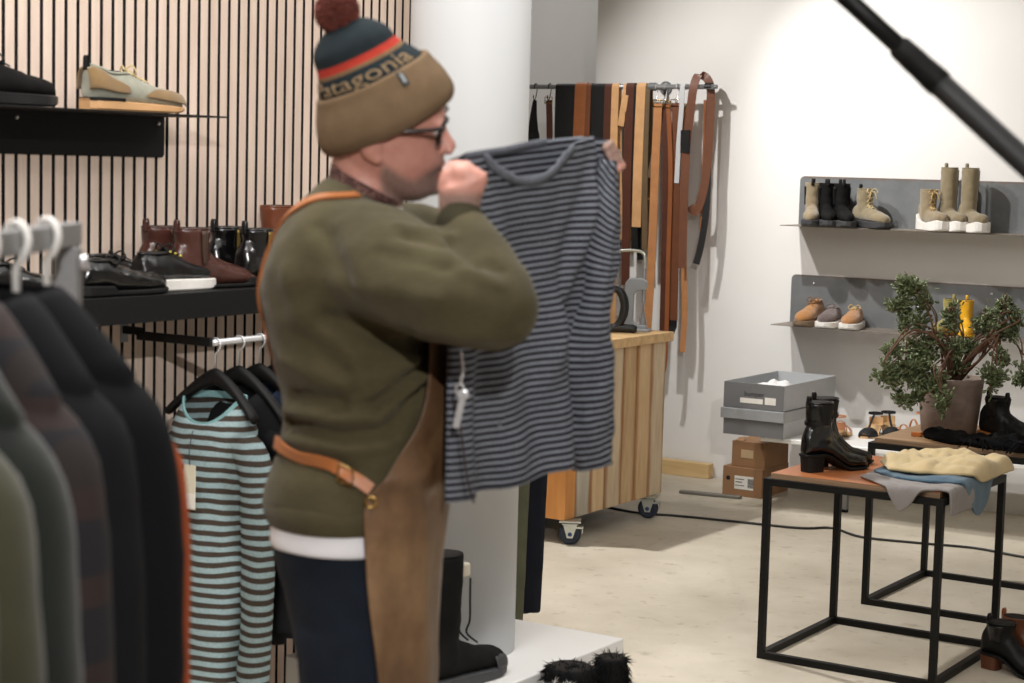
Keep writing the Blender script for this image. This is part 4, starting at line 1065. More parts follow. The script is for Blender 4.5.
def overlay(P, t0, t1, z0f, z1f, side, off=.006):
    "suede patch on the side of a low upper"
    top = ((0, .07), (.04, .082), (.12, .078), (.2, .070), (.3, .072), (.38, .074), (.5, .062), (.7, .045), (.85, .040), (.95, .032), (1, .016))
    g = G(); rows = []
    for i in range(11):
        t = t0+(t1-t0)*i/10; f, o = foot_row(max(.006, min(.994, t))); h = interp(top, t)[0]; r = []
        a0 = -.25; a1 = z1f(i/10)
        for j in range(8):
            a = a0+(a1-a0)*j/7; c, s = math.cos(a), math.sin(a)
            zz = .5+.5*sell(s, 2/2.4); tp = 1-.30*zz*zz
            n = Vector((-1.2*max(0, 1-t/.10) if t0 < .1 else max(0, (t-.88)/.12), side*c, s*.7))
            r.append(Vector((P['X'](t), o*P['hw']+side*P['hw']*f*.97*sell(c, 2/2.4)*tp, P['st'](t)-.006+(h+.006)*zz))+n*off)
        rows.append(r)
    g.loft(rows, cap=False, closed=False); return solid(g.mesh(), .002)
for s in (-1, 1):
    obj('heel_counter', overlay(sn, .004, .36, 0, lambda k: .95-.95*k, s), OLVS, e4)
    obj('toe_overlay', overlay(sn, .52, .985, 0, lambda k: -.15+.9*math.sin(min(1, k*1.6)*PI/2), s), OLVS, e4)
g = G(); rings = []
for i in range(13):
    t = .002+.30*i/12; f, o = foot_row(t); a = sn['hw']*f*1.085
    rings.append([Vector((sn['X'](t)*1.015, -a, .022)), Vector((sn['X'](t)*1.015, a, .022)), Vector((sn['X'](t)*1.015, a, .030)), Vector((sn['X'](t)*1.015, -a, .030))])
g.loft(rings); obj('heel_wedge', g.mesh(False), BLKSOLE, e4)
d4 = boot('derby_shoe', 'black suede shoe with shiny sole at the left end of the upper black shelf', Vector((-3.28, ysx(60, -3.28)-.15-.02, z)), PI/2-.05, M('black_nubuck', (22, 21, 21), .8), M('glossy_black_sole', (30, 30, 31), .3), wt, laces=3, lace_col=M('black_laces', (18, 18, 18), .8))

# ---------------------------------------------------------------- garments on hangers
def garment_mesh(hw, hd, L, nx, ny, dip, drop, sl=.6, seed=1, slr=(.062, .045), hem=1.0, slx=.05, fold=.010):
    N = 48
    rings = []
    def row(f): rings.append([f(math.cos(2*PI*k/N), math.sin(2*PI*k/N)) for k in range(N)])
    dp = lambda s: dip*max(0, -s)**1.6
    K = 7
    for j in range(K+1):
        k = j/K
        row(lambda c, s, k=k: Vector(((nx+(hw-nx)*k)*sell(c, .85), (ny+(hd-ny)*k**.8)*s, -dp(s)*(1-k)-drop*k**1.2*abs(c)**1.3-.10*k**1.5*(1-abs(c)**1.3))))
    for j in range(1, 15):
        k = j/14; z1 = -drop-.03-(L-drop-.03)*k
        row(lambda c, s, k=k, z1=z1: Vector((hw*(1-.10*min(1, k*3)*(1-k*.6))*(1+(hem-1)*k)*sell(c, .85), hd*(1+.25*k)*s*(1 if abs(c) < .9 else 1), z1 if k > .12 else z1)))
    g = G(); g.loft(rings, cap=False)
    for sgn in (-1, 1):
        pts = catmull([Vector((sgn*(hw-.055), 0, -drop-.035)), Vector((sgn*(hw+.0), 0, -drop-.075)), Vector((sgn*(hw+slx*.7), -.005, -drop-.20)), Vector((sgn*(hw+slx), -.012, -drop-.40)), Vector((sgn*(hw+slx*.9), -.03, -drop-sl))], 5)
        n = len(pts); g.tube(pts, [slr[0]+(slr[1]-slr[0])*i/(n-1) for i in range(n)], 22, cap=False)
    me = g.mesh()
    def f(c, n):
        q = Vector((c.x*13+seed, c.y*13, c.z*2.2)); a = min(1, max(0, (-c.z-.05)/.25))
        q2 = Vector((c.x*9+c.z*16, c.y*9, c.z*9-c.x*8+seed))
        return c+n*(fold*a*(noise.noise(q)+.4*noise.noise(q*2.1))+.004*noise.noise(q2)*min(1, -c.z*8))
    displace(me, f)
    return solid(me, .0025)
def hanger_mesh(hw, thick, drop, dy=.018):
    g = G(); pts = []
    for i in range(25):
        u = -1+2*i/24; pts.append(Vector((u*hw, -abs(u)**2*.012, -drop*abs(u)**1.4)))
    rings = []
    for i, p in enumerate(pts):
        k = .55+.45*(1-abs(-1+2*i/24)); rings.append(ring(p, Vector((0, 1, 0)), UP, dy*(1.25-k*.5), thick*k, 14))
    g.loft(rings); return g.mesh()
def hook_mesh(h, r=.016, w=.0028, drop=.0):
    pts = [Vector((0, 0, 0)), Vector((0, 0, h-r*1.9))]+[Vector((r*math.cos(a), 0, h-r+r*math.sin(a))) for a in [-PI*.5+PI*1.45*i/12 for i in range(13)]][::1]
    pts = [Vector((0, 0, 0)), Vector((0, 0, h-2.4*r)), Vector((r*.6, 0, h-2*r))]+[Vector((r*math.cos(a), 0, h-r+r*math.sin(a))) for a in [-.5+(PI+.7)*i/14 for i in range(15)]]
    return G().tube(pts, w, 8).mesh()
def hanger(label, loc, rz, hw, drop, hmat, kmat, hookh, group=None, thick=.016, hookw=.0028, hr=.016, low=0):
    "loc = top of the shoulders; the hook closes over the rail"
    t = thing('clothes_hanger', label, 'hanger', loc, rz, group)
    me = hanger_mesh(hw, thick, drop); me.transform(Matrix.Translation((0, 0, -low))); obj('shoulder_bar', me, hmat, t)
    me = hook_mesh(hookh+low, hr, hookw); me.transform(Matrix.Translation((0, 0, -low))); obj('hook', me, kmat, t)
    return t
# striped tee on the partition rail (faces -y)
def stripes_mat(nm, c0, c1, period, duty, axis='z', rough=.9, uv=False, soft=.06):
    k = NT(nm)
    if uv:
        u = k.n('ShaderNodeUVMap'); s = k.n('ShaderNodeSeparateXYZ'); k.l(u.outputs[0], s.inputs[0]); h = s.outputs[1]; vec = k.coord()
    else:
        vec = k.coord(); s = k.n('ShaderNodeSeparateXYZ'); k.l(vec, s.inputs[0]); h = k.math('ADD', s.outputs[2], k.math('MULTIPLY', k.noise(vec, 5, 2), .03))
    w = k.math('FRACT', k.math('DIVIDE', h, period))
    tri = k.math('ABSOLUTE', k.math('SUBTRACT', w, .5))
    m = k.n('ShaderNodeMapRange'); k.l(tri, m.inputs[0]); m.inputs[1].default_value = duty/2-soft/2; m.inputs[2].default_value = duty/2+soft/2
    fz = k.noise(vec, 160, 2)
    a = k.ramp(fz, [(.3, sc_(rgb(c0), .88)), (.7, sc_(rgb(c0), 1.12))]); b = k.ramp(fz, [(.3, sc_(rgb(c1), .85)), (.7, sc_(rgb(c1), 1.15))])
    k.l(k.mix(m.outputs[0], a, b), k.b.inputs['Base Color']); k.b.inputs['Roughness'].default_value = rough; k.b.inputs['Specular IOR Level'].default_value = .2
    k.bump(fz, .15, .001); return k.m
TX, TY = SX+.3, 3.54
BLKPAD = M('black_hanger', (11, 11, 11), .55, spec=.3)
tq = OP(212, 395, 1, TY)
TXc = tq.x
TZ = RLZ-.085
hanger('black padded hanger carrying the teal striped top', Vector((TX, TY, TZ)), 0, .14, .095, BLKPAD, CHROME, .085+.011, 'black hangers on the partition rail', .022)
t = thing('hanging_sweater', 'teal and brown striped long sleeved top hanging on the partition rail', 'clothing', Vector((TX, TY, TZ-.052)))
TEE = stripes_mat('teal_brown_stripes', (152, 174, 178), (70, 61, 54), .0262, .5)
obj('knit_body', garment_mesh(.122, .070, .80, .088, .055, .065, .07, .70, 3, (.044, .036), .98, .036, .010), TEE, t)
g = G(); pts = []
for k in range(41):
    a = 2*PI*k/40; c, s = math.cos(a), math.sin(a); pts.append(Vector((.09*sell(c, .85), .055*s, -.065*max(0, -s)**1.6)))
obj('collar_rib', G().strap(pts, .016, .005, UP).mesh(False), M('teal_rib', (128, 170, 172), .9, 0, .1, 60), t)
tg = obj('price_tag', bevelled(G().box((.0, -.112, -.265), (.038, -.110, -.155)).mesh(False), .0008, 1), M('cream_tag_card', (214, 208, 186), .7), t)
obj('tag_sticker', G().box((.001, -.1128, -.262), (.037, -.112, -.225)).mesh(False), M('white_paper_label', (228, 224, 216), .6), tg)
obj('tag_string', G().tube(catmull([(.020, -.111, -.160), (.014, -.108, -.12), (.004, -.085, -.075)], 5), .0012, 6).mesh(), M('dark_string', (50, 48, 46), .8), tg)
# dark clothes behind it
darks = [((26, 26, 28), 'black jersey top second on the partition rail, behind the striped top', .09), ((30, 40, 58), 'navy top third on the partition rail, behind the black one', .17), ((22, 22, 24), 'black garment fourth on the partition rail beside the man', .26), ((24, 26, 32), 'blue black garment last on the partition rail, behind the man', .36)]
gm = garment_mesh(.16, .034, .64, .07, .032, .04, .085, .52, 8, (.036, .034), 1.0, .02, .005)
for (c, lab, dy) in darks:
    hanger(['black hanger just behind the striped top', 'black hanger carrying the navy top', 'black hanger between navy and black garments', 'black hanger nearest the man on the partition rail'][int(dy/.095) if dy < .3 else 3], Vector((TX, TY+dy, TZ)), .06, .15, .10, BLKPAD, CHROME, .096, 'black hangers on the partition rail', .022)
    t = thing('hanging_sweater', lab, 'clothing', Vector((TX, TY+dy, TZ-.035)), .05)
    obj('cloth', gm, M('cloth_%d' % int(dy*100), c, .9, 0, .15, 20, .3, 200, spec=.2), t)

# trousers behind the column
def trousers(label, loc, rz, mt, L, w):
    t = thing('trousers', label, 'clothing', loc, rz, 'trousers hanging behind the column')
    g = G()
    for sgn in (-1, 1):
        rings = []
        for i in range(16):
            k = i/15; z = -L*k; rings.append(ring(Vector((sgn*.012, -.035*sgn*(1-.4*k), z)), Vector((1, 0, 0)), Vector((0, 1, 0)), w*(1-.32*k), .028*(1+.2*k), 24, 2.4))
        g.loft(rings)
    me = fuse(g.mesh(), .008, 3)
    displace(me, lambda c, n: c+n*.010*noise.noise(Vector((c.x*20, c.y*20, c.z*3))))
    obj('trouser_legs', me, mt, t)
    obj('waistband', G().strap([Vector((w*1.0*math.cos(a), .06*math.sin(a), .0)) for a in [2*PI*i/24 for i in range(25)]], .035, .004, UP).mesh(False), mt, t)
    obj('clip_hanger', G().cyl((-w, 0, .022), (w, 0, .022), .005, 10).mesh(), CHROME, t)
    return t
q1 = C(508, 480, 6.02); q2 = C(519, 480, 6.22)
trousers('olive green trousers hanging just right of the white column', Vector((SX+.225, 5.02, 1.085)), .12, M('olive_corduroy', (78, 78, 58), .95, 0, .15, 20, .3, 200), .99, .105)
trousers('black navy trousers hanging behind the olive ones', Vector((SX+.2, 5.17, 1.085)), .12, M('navy_black_cloth', (24, 26, 34), .9, 0, .12, 20, .3, 200, spec=.2), .965, .105)

# ---------------------------------------------------------------- boots on and beside the plinth
pb = shoe_parts(.31, .105, top=((0, .06), (.05, .10), (.2, .10), (.4, .092), (.55, .072), (.7, .056), (.85, .050), (.95, .04), (1, .02)), sole=((0, .030), (1, .026)), solew=1.08,
                shaft=[(.06, -.080, .052, .044), (.12, -.088, .052, .046), (.2, -.090, .055, .050), (.28, -.088, .056, .053), (.345, -.086, .056, .053)])
BLKSU = M('black_suede_tall', (19, 18, 18), .85, 0, .15, 30, .2, 240, spec=.2)
pt = OP(503, 662, 2, PZ+.02)
pbx = boot('tall_boot', 'tall black suede boot with drawstring standing on the white plinth', Vector((pt.x-.02, pt.y-.165, PZ)), PI/2-.12, BLKSU, M('dark_grey_rubber_sole', (58, 58, 60), .6), pb)
# rubber toe cap, drawstring and toggle
g = G(); rows = []
for i in range(9):
    t_ = .76+.23*i/8; f, o = foot_row(t_); h = interp(((0, .06), (.7, .056), (.85, .050), (.95, .04), (1, .02)), t_)[0]*.8; r = []
    for j in range(17):
        a = PI*j/16; r.append(Vector((pb['X'](t_)+.004, o*pb['hw']+pb['hw']*f*1.03*sell(math.cos(a), .7), pb['st'](t_)-.004+h*sell(math.sin(a), .7))))
    rows.append(r)
g.loft(rows, cap=False, closed=False); obj('toe_cap', solid(g.mesh(), .004), M('dark_grey_rubber_sole', (58, 58, 60), .6), pbx, label='dark grey rubber toe cap')
for s in (-1, 1): obj('drawstring', G().tube(catmull([(-.030, .028*s-.018, .282), (-.020, .02*s-.018, .23), (-.014, .016*s-.018, .17), (.0, .012*s, .13), (.04, .016*s, .098)], 5), .0028, 8).mesh(), M('black_cord', (18, 18, 18), .7), pbx)
obj('toggle', bevelled(G().box((-.044, -.034, .282), (-.014, -.012, .318)).mesh(False), .005, 2), M('cream_toggle', (214, 206, 190), .5), pbx, label='cream cord toggle')
FUR = M('black_fur', (14, 14, 15), .9, 0, .2, 30, .4, 200, spec=.2); GFUR = M('grey_white_fur', (176, 172, 166), .9, 0, .2, 30, .4, 200)
def fur_boot(label, loc, rz, mt, h, seed, r0=.058):
    P = shoe_parts(.25, .11, sole=((0, .024), (1, .022)), shaft=[(.06, -.05, r0, r0*.9), (.12, -.052, r0, r0*.9), (h-.03, -.052, r0, r0*.92), (h, -.052, r0*.95, r0*.88)])
    t = thing('furry_boot', label, 'boot', loc, rz, 'furry boots beside the plinth')
    obj('upper', P['upper'], mt, t); obj('sole', P['sole'], BLKSOLE, t); obj('opening_shade', P['opening_shade'], DARKIN, t)
    g = G(); rr = random.Random(seed); me = P['upper']
    vs = [(v.co.copy(), v.normal.copy()) for v in me.vertices if v.co.z > .05]
    for i in range(900):
        c, n = rr.choice(vs); d = (n+Vector((rr.gauss(0, .4), rr.gauss(0, .4), -.5+rr.gauss(0, .4)))).normalized(); l = rr.uniform(.016, .030)
        sd = d.orthogonal().normalized()*.0018; s2 = d.cross(sd)
        g.add([c-sd-s2, c+sd-s2, c+s2, c+d*l-UP*.006], [(0, 1, 3), (1, 2, 3), (2, 0, 3)])
    obj('fur', g.mesh(), mt, t)['kind'] = 'stuff'
    return t
fb = C(571, 680, 4.78); fb2 = C(604, 680, 4.86); fb3 = C(548, 690, 4.6)
fur_boot('shaggy black fur boot beside the right face of the plinth', Vector((fb.x+.012, fb.y-.01, 0)), -.9, FUR, .274, 3, .070)
fur_boot('shaggy black fur boot farther from the plinth, rightmost of the furry ones', Vector((fb2.x+.025, fb2.y+.01, 0)), -.9, FUR, .278, 4, .046)
fur_boot('shaggy grey and white fur boot at the bottom frame edge', Vector((fb3.x, fb3.y, 0)), -1.3, GFUR, .262, 5, .062)

# ---------------------------------------------------------------- clothes rack at the left
RX0 = -.565
def rk(D, dz=0, dx=0): return W(RX0-(2.4-D)*.02+dx, D, 0)+Vector((0, 0, dz))
RKZ = 1.476
t = thing('clothes_rack', 'chrome clothes rack in the left foreground hung with dark clothes', 'rack', rk(2.4))
def rbox(D0, D1, z0, z1, w): 
    a, b = rk(D0), rk(D1); s = RGT*w/2
    g = G(); g.loft([[p-s+UP*z0, p+s+UP*z0, p+s+UP*z1, p-s+UP*z1] for p in (a, b)]); return g.mesh(False)
obj('top_rail', bevelled(rbox(2.415, .9, RKZ-.015, RKZ+.015, .018), .002, 1), DKCHROME, t, True)
for D in (2.38, .93): obj('post', bevelled(rbox(D-.015, D+.015, .04, RKZ-.016, .03), .002, 1), DKCHROME, t, True)
for D in (2.38, .93):
    a = rk(D); g = G(); s = RGT*.28; 
    g.loft([[p-FWD*.015+UP*.012, p+FWD*.015+UP*.012, p+FWD*.015+UP*.04, p-FWD*.015+UP*.04] for p in (a-s, a+s)]); obj('base_foot', bevelled(g.mesh(False), .002, 1), DKCHROME, t, True)
for D in (2.38,):
    b = rk(D)-UP*0; g = G().cyl(b+RGT*.017+UP*(RKZ-.035), b+RGT*.024+UP*(RKZ-.035), .010, 14); obj('bolt', g.mesh(False), CHROME, t, True)
RACK = [  # D, half width, dx, colour, length, label, kind
 (2.28, .172, .0, (150, 70, 36), .95, 'rust orange garment, farthest back on the clothes rack'),
 (2.15, .186, .0, (8, 9, 13), .98, 'black navy jacket next to the orange garment on the rack'),
 (2.03, .165, .0, (15, 16, 19), .95, 'charcoal jacket with pale seam, third from the back of the rack'),
 (1.91, .16, .0, (52, 38, 40), .92, 'plum brown checked shirt in the middle of the rack'),
 (1.78, .16, .0, (22, 26, 22), .92, 'dark bottle green knit on the clothes rack'),
 (1.66, .16, .0, (56, 55, 38), .90, 'olive green knit second from the front of the rack'),
 (1.54, .155, -.0, (70, 70, 55), .90, 'grey olive knit at the front of the rack, at the left frame edge'),
]
WHT = M('white_plastic_hook', (228, 226, 222), .35)
for i, (D, hw, dx, c, L, lab) in enumerate(RACK):
    p = rk(D); zt = RKZ-.055
    hanger(['white hooked hanger farthest back on the rack, holding the orange garment', 'white hooked hanger of the black navy jacket', 'white hooked hanger of the charcoal jacket', 'white hooked hanger of the plum checked shirt', 'white hooked hanger of the bottle green knit', 'white hooked hanger of the olive green knit', 'white hooked hanger of the frontmost grey olive knit'][i],
           Vector((p.x, p.y, zt)), PHI-.62, hw*.8, .085, WHT if i != 3 else BLKPAD, WHT, .055+.022, 'white hooked hangers on the rack', .010, .0048, .020, .045)
    t = thing('hanging_garment', lab, 'clothing', Vector((p.x, p.y, zt+(.004 if i else -.055)))+RGT*dx, PHI-.62, 'clothes on the rack')
    if i == 3:
        k = NT('plum_check'); v = k.coord(); s = k.n('ShaderNodeSeparateXYZ'); k.l(v, s.inputs[0])
        fx = k.math('FRACT', k.math('MULTIPLY', s.outputs[0], 14)); fz = k.math('FRACT', k.math('MULTIPLY', s.outputs[2], 12))
        a = k.math('GREATER_THAN', fx, .6); b = k.math('GREATER_THAN', fz, .65)
        m_ = k.mix(a, rgb((17, 15, 21)), rgb((30, 21, 20))); k.l(k.mix(b, m_, rgb((38, 25, 22))), k.b.inputs['Base Color']); k.b.inputs['Roughness'].default_value = .9; mt = k.m
    else: mt = M('rack_cloth_%d' % i, c, .95, 0, .14, 18, .35, 180, spec=.2, sheen=.15 if i > 3 else 0)
    obj('cloth', garment_mesh(hw, .044, L, .06, .038, .02, .085, .60, 10+i, (.046, .040), 1.02, .035, .007), mt, t)
# ---------------------------------------------------------------- the man
from mathutils.bvhtree import BVHTree
MD = 3.0
def Pm(px, py, dd=0): return C(px, py, MD+dd)
def zpy(py): return Pm(400, py).z
foot = Pm(360, 640); MANLOC = Vector((foot.x, foot.y, 0))
man = thing('person', 'man in bobble beanie, olive sweater and brown leather apron holding up a striped top', 'person', MANLOC)
def hring(pyb, xb, pyf, xf, hd, n=40, p=2.2, inset=0):
    b, f = Pm(xb, pyb), Pm(xf, pyf); c = (b+f)/2; u = (f-b)/2; L_ = u.length; 
    return ring(c, u/L_, FWD, L_-inset, hd-inset, n, p)
TORSO = [(510, 269, 510, 441, .175), (492, 266, 492, 444, .180), (470, 271, 470, 445, .176), (446, 281, 446, 446, .170), (424, 284, 424, 447, .168), (391, 282, 391, 449, .171), (355, 273, 355, 450, .178), (318, 265, 318, 449, .188), (289, 262, 289, 446, .196),
         (262, 266, 264, 440, .205), (238, 277, 244, 431, .205), (216, 289, 229, 420, .190), (198, 304, 218, 411, .155), (184, 318, 211, 403, .110), (174, 329, 206, 397, .078)]
RARM = [(345, 258, -.085, .100), (385, 266, -.165, .090), (415, 280, -.22, .080), (460, 298, -.28, .071), (503, 316, -.30, .052), (504, 300, -.29, .050), (489, 268, -.25, .047), (472, 240, -.20, .042), (459, 219, -.165, .033)]
LARM = [(350, 252, .085, .095), (380, 246, .16, .082), (425, 244, .23, .066), (472, 248, .28, .055), (498, 246, .29, .050), (540, 216, .31, .044), (588, 182, .325, .036)]
def arm(tab, dr=0, k=5):
    P = catmull([Pm(a, b, d) for a, b, d, r in tab], k); R_ = catmull([Vector((r+dr, 0, 0)) for a, b, d, r in tab], k)
    return P, [q.x for q in R_]
# --- body: one continuous mesh (torso, legs, neck, head, hands)
B = G()
B.loft([hring(*r, inset=.045 if r[4] > .12 else .02) for r in TORSO])
for tab in (RARM, LARM):
    P, R_ = arm(tab, -.024); B.tube(P, [max(.024, r) for r in R_], 20)
JEANS = [(512, 272, 512, 439, .166), (540, 274, 540, 438, .168), (575, 283, 575, 437, .168), (610, 290, 610, 436, .168), (645, 297, 645, 435, .165)]
B.loft([hring(*r, inset=.014) for r in JEANS])
def leg(dd, inset):
    rows = []
    for z, xc, rx, rd in ((.84, 362, .095, .080), (.74, 362, .084, .084), (.62, 364, .080, .080), (.50, 368, .074, .070), (.44, 368, .070, .066), (.34, 364, .070, .064), (.20, 362, .060, .056), (.085, 360, .056, .052)):
        c = Pm(xc, 500, 0); c = Vector((c.x, c.y, z))+FWD*dd; rows.append(ring(c, RGT, FWD, rx-inset, rd-inset, 28, 2.1))
    return rows
for dd in (-.088, .088): B.loft(leg(dd, .012))
RHD = Matrix.Translation(Pm(385, 150)) @ Matrix.Rotation(.25, 4, RGT) @ Matrix.Translation(-Pm(385, 150))
B0 = B; B = G()
# neck and head slices: py, back px, front px, half width
B0.tube([Pm(362, 214), Pm(364, 195), Pm(366, 175), Pm(371, 150, -.003)], [.064, .060, .057, .058], 28)
HEAD = [(44, 368, 384, .02), (50, 350, 402, .046), (62, 340, 420, .062), (80, 332, 436, .073), (96, 329, 443, .077), (110, 328, 446, .078), (118, 328, 446.5, .078), (125, 328, 443.5, .0765), (132, 329, 441, .0755), (142, 331, 441, .074), (152, 334, 442, .072), (158, 338, 443, .070), (164, 344, 442, .068), (169, 350, 439.5, .066), (175, 356, 438.5, .063), (182, 364, 439, .058), (188, 372, 438, .052), (193, 382, 434, .044), (197, 392, 428, .034), (200, 402, 420, .02)]
rows = []
for py, xb, xf, hw in HEAD:
    b, f = Pm(xb, py), Pm(xf, py); r = []
    cen = b+(f-b)*.46
    for k in range(40):
        a = 2*PI*k/40; c, s = math.cos(a), math.sin(a)
        if c > 0: q = cen+(f-cen)*sell(c, .86)+FWD*hw*sell(s, .92)
        else: q = cen-(cen-b)*(-c)**.95+FWD*hw*s
        r.append(q)
    rows.append(r)
B.loft(rows)
# nose
nz = [(121, 443, 445.5, .008), (128, 441, 447, .009), (136, 441, 451.5, .012), (142, 441, 456, .0165), (147, 440, 456.5, .019), (151, 440, 452, .017), (153.5, 440, 446, .010)]
B.loft([ring((Pm(a, py)+Pm(b, py+(1 if b > 450 else 0)))/2, RGT, FWD, (b-a)/2*MD/FPX, w, 18, 2) for py, a, b, w in nz])
# brow, cheekbones, lips, chin, ears
for dd in (-.032, .032):
    B.ell(Pm(441, 117.5, dd), .010, .022, .007, 16, 8, Matrix.Rotation(PHI, 3, 'Z'))
    B.ell(Pm(449, 149, dd*.42), .008, .008, .007, 12, 8)
B.ell(Pm(440.5, 163, 0), .0085, .024, .0055, 18, 8, Matrix.Rotation(PHI, 3, 'Z'))
B.ell(Pm(438.5, 173.5, 0), .009, .022, .006, 18, 8, Matrix.Rotation(PHI, 3, 'Z'))
B.ell(Pm(433, 187, 0), .016, .026, .015, 16, 10, Matrix.Rotation(PHI, 3, 'Z'))
for dd in (-.077, .077):
    B.ell(Pm(371, 130, dd), .019, .009, .030, 18, 12, Matrix.Rotation(PHI, 3, 'Z'))
    B.ell(Pm(377, 147, dd), .009, .007, .010, 14, 8, Matrix.Rotation(PHI, 3, 'Z'))
B0.add([RHD @ v for v in B.v], B.f); B = B0
# --- hands
def finger(g, pts, r0, r1):
    P = catmull([Vector(p) for p in pts], 4); n = len(P)
    g.tube(P, [r0+(r1-r0)*i/(n-1) for i in range(n)], 12); g.ell(P[-1], r1, r1, r1, 12, 8)
# right hand: back of the hand to the camera, fingers curled away round the cloth, thumb up the left side
wr = Pm(459, 219, -.165)
def oval(p, u, v, ru, rv, n=20): return ring(p, u, v, ru, rv, n, 2.4)
hu = (RGT*.92+UP*.30).normalized()
B.loft([oval(Pm(459, 220, -.165), RGT, FWD, .029, .021), oval(Pm(460, 208, -.168), hu, FWD, .033, .021), oval(Pm(461.5, 196, -.172), hu, FWD, .037, .019), oval(Pm(464, 184, -.176), hu, FWD, .037, .017), oval(Pm(466, 177, -.172), hu, FWD, .033, .013)])
KN = [(457.5, 171, -.178), (466, 171, -.182), (474, 175.5, -.181), (481, 182.5, -.176)]
rl = [.0092, .0096, .0090, .0080]
for i, (a, b, d) in enumerate(KN):
    k = Pm(a, b, d); base = Pm(460+i*4.6, 190+i*1.5, -.174)
    m1 = Pm(a-1+i*1.2, b-6.5+i*1.5, d+.024); m2 = Pm(a-5+i, b+3+i*1.5, d+.046); tip = Pm(a-7+i, b+13+i, d+.034)
    finger(B, [base, k, m1, m2, tip], rl[i]*1.06, rl[i]*.82)
finger(B, [Pm(449, 206, -.165), Pm(444.5, 192, -.170), Pm(446, 177, -.172), Pm(451.5, 165.5, -.163)], .0125, .0088)
B.ell(Pm(451, 202, -.168), .016, .014, .022, 14, 10)
# left hand gripping the far shoulder of the top from behind
B.loft([oval(Pm(588, 182, .325), UP, FWD, .026, .018), oval(Pm(600, 172, .335), (UP+RGT*.5).normalized(), FWD, .034, .016), oval(Pm(612, 160, .338), (UP*.7+RGT*.7).normalized(), FWD, .034, .014)])
for i in range(4):
    a, b = 606+i*3.6, 147+i*6.5
    finger(B, [Pm(604+i*2, 163+i*3, .336), Pm(a+3, b-1, .330), Pm(a+4.5, b-3+i, .304), Pm(a-1, b+1+i, .278)], .0088, .0072)
finger(B, [Pm(598, 168, .33), Pm(597, 152, .322), Pm(603, 143, .30)], .011, .008)
body = fuse(B.mesh(), .0042, 4, .5)
# colour regions of the skin: stubble and lips are the man's own colours
at = body.attributes.new('stubble', 'FLOAT', 'POINT'); lp = body.attributes.new('lips', 'FLOAT', 'POINT')
RHI = RHD.inverted()
def hx(v): 
    "pixel-like head coordinates (forward px, down px) of a vertex"
    d = RHI @ v-Pm(400, 150); return 400+d.dot(RGT)*FPX/MD, 150-d.z*FPX/MD, d.dot(FWD)
sv, lv = [], []
for v in body.vertices:
    x, y, d = hx(v.co); s = 0; l = 0
    if 138 < y < 206 and x > 378:
        line = 165-(x-400)*.06 if x > 398 else 148+(x-392)*1.2
        top_ = interp([(378, 158), (388, 150), (394, 154), (404, 162), (416, 168), (428, 160), (445, 154)], x)[0]
        s = min(1, max(0, (y-top_)/9)); s *= min(1, max(0, (205-y)/6)); s *= min(1, max(0, (x-380)/8))
        if x > 432 and abs(d) < .03:
            for cy, ry in ((163, 4.0), (173.5, 4.4)):
                e = ((y-cy)/ry)**2+(d/.023)**2
                if e < 1.2: l = max(l, min(1, (1.2-e)*3)); s *= max(0, min(1, (e-.6)))
    sv.append(s); lv.append(l)
at.data.foreach_set('value', sv); lp.data.foreach_set('value', lv)
def skin_mat():
    k = NT('fair_skin'); v = k.coord(); f = k.noise(v, 24, 4, .6)
    base = k.ramp(f, [(.3, rgb((186, 128, 114))), (.7, rgb((208, 152, 136)))])
    a = k.n('ShaderNodeAttribute', attribute_name='stubble'); b = k.n('ShaderNodeAttribute', attribute_name='lips')
    h = k.noise(v, 420, 3, .7); st = k.ramp(h, [(.35, rgb((84, 68, 60))), (.7, rgb((158, 138, 128)))])
    c = k.mix(k.math('MULTIPLY', a.outputs['Fac'], .78), base, st)
    c = k.mix(k.math('MULTIPLY', b.outputs['Fac'], .8), c, rgb((176, 96, 92)))
    k.l(c, k.b.inputs['Base Color']); k.b.inputs['Roughness'].default_value = .48
    k.b.inputs['Subsurface Weight'].default_value = .12; k.b.inputs['Subsurface Radius'].default_value = (.012, .005, .003)
    k.b.inputs['Subsurface Scale'].default_value = .6
    k.bump(k.noise(v, 300, 2), .12, .001); return k.m
bo = obj('body', body, skin_mat(), man, True)
# eyes
for dd in (-.032, .032):
    c = RHD @ Pm(437.5, 124.5, dd); e = obj('eye', G().ell(c, .0105, .0105, .0105, 20, 14).mesh(), M('eye_white', (226, 218, 212), .2), man, True)
    obj('iris', G().ell(c+RGT*.0078-FWD*.001, .0035, .0052, .0052, 16, 10, Matrix.Rotation(PHI, 3, 'Z')).mesh(), M('brown_iris', (60, 44, 34), .2), e, True)
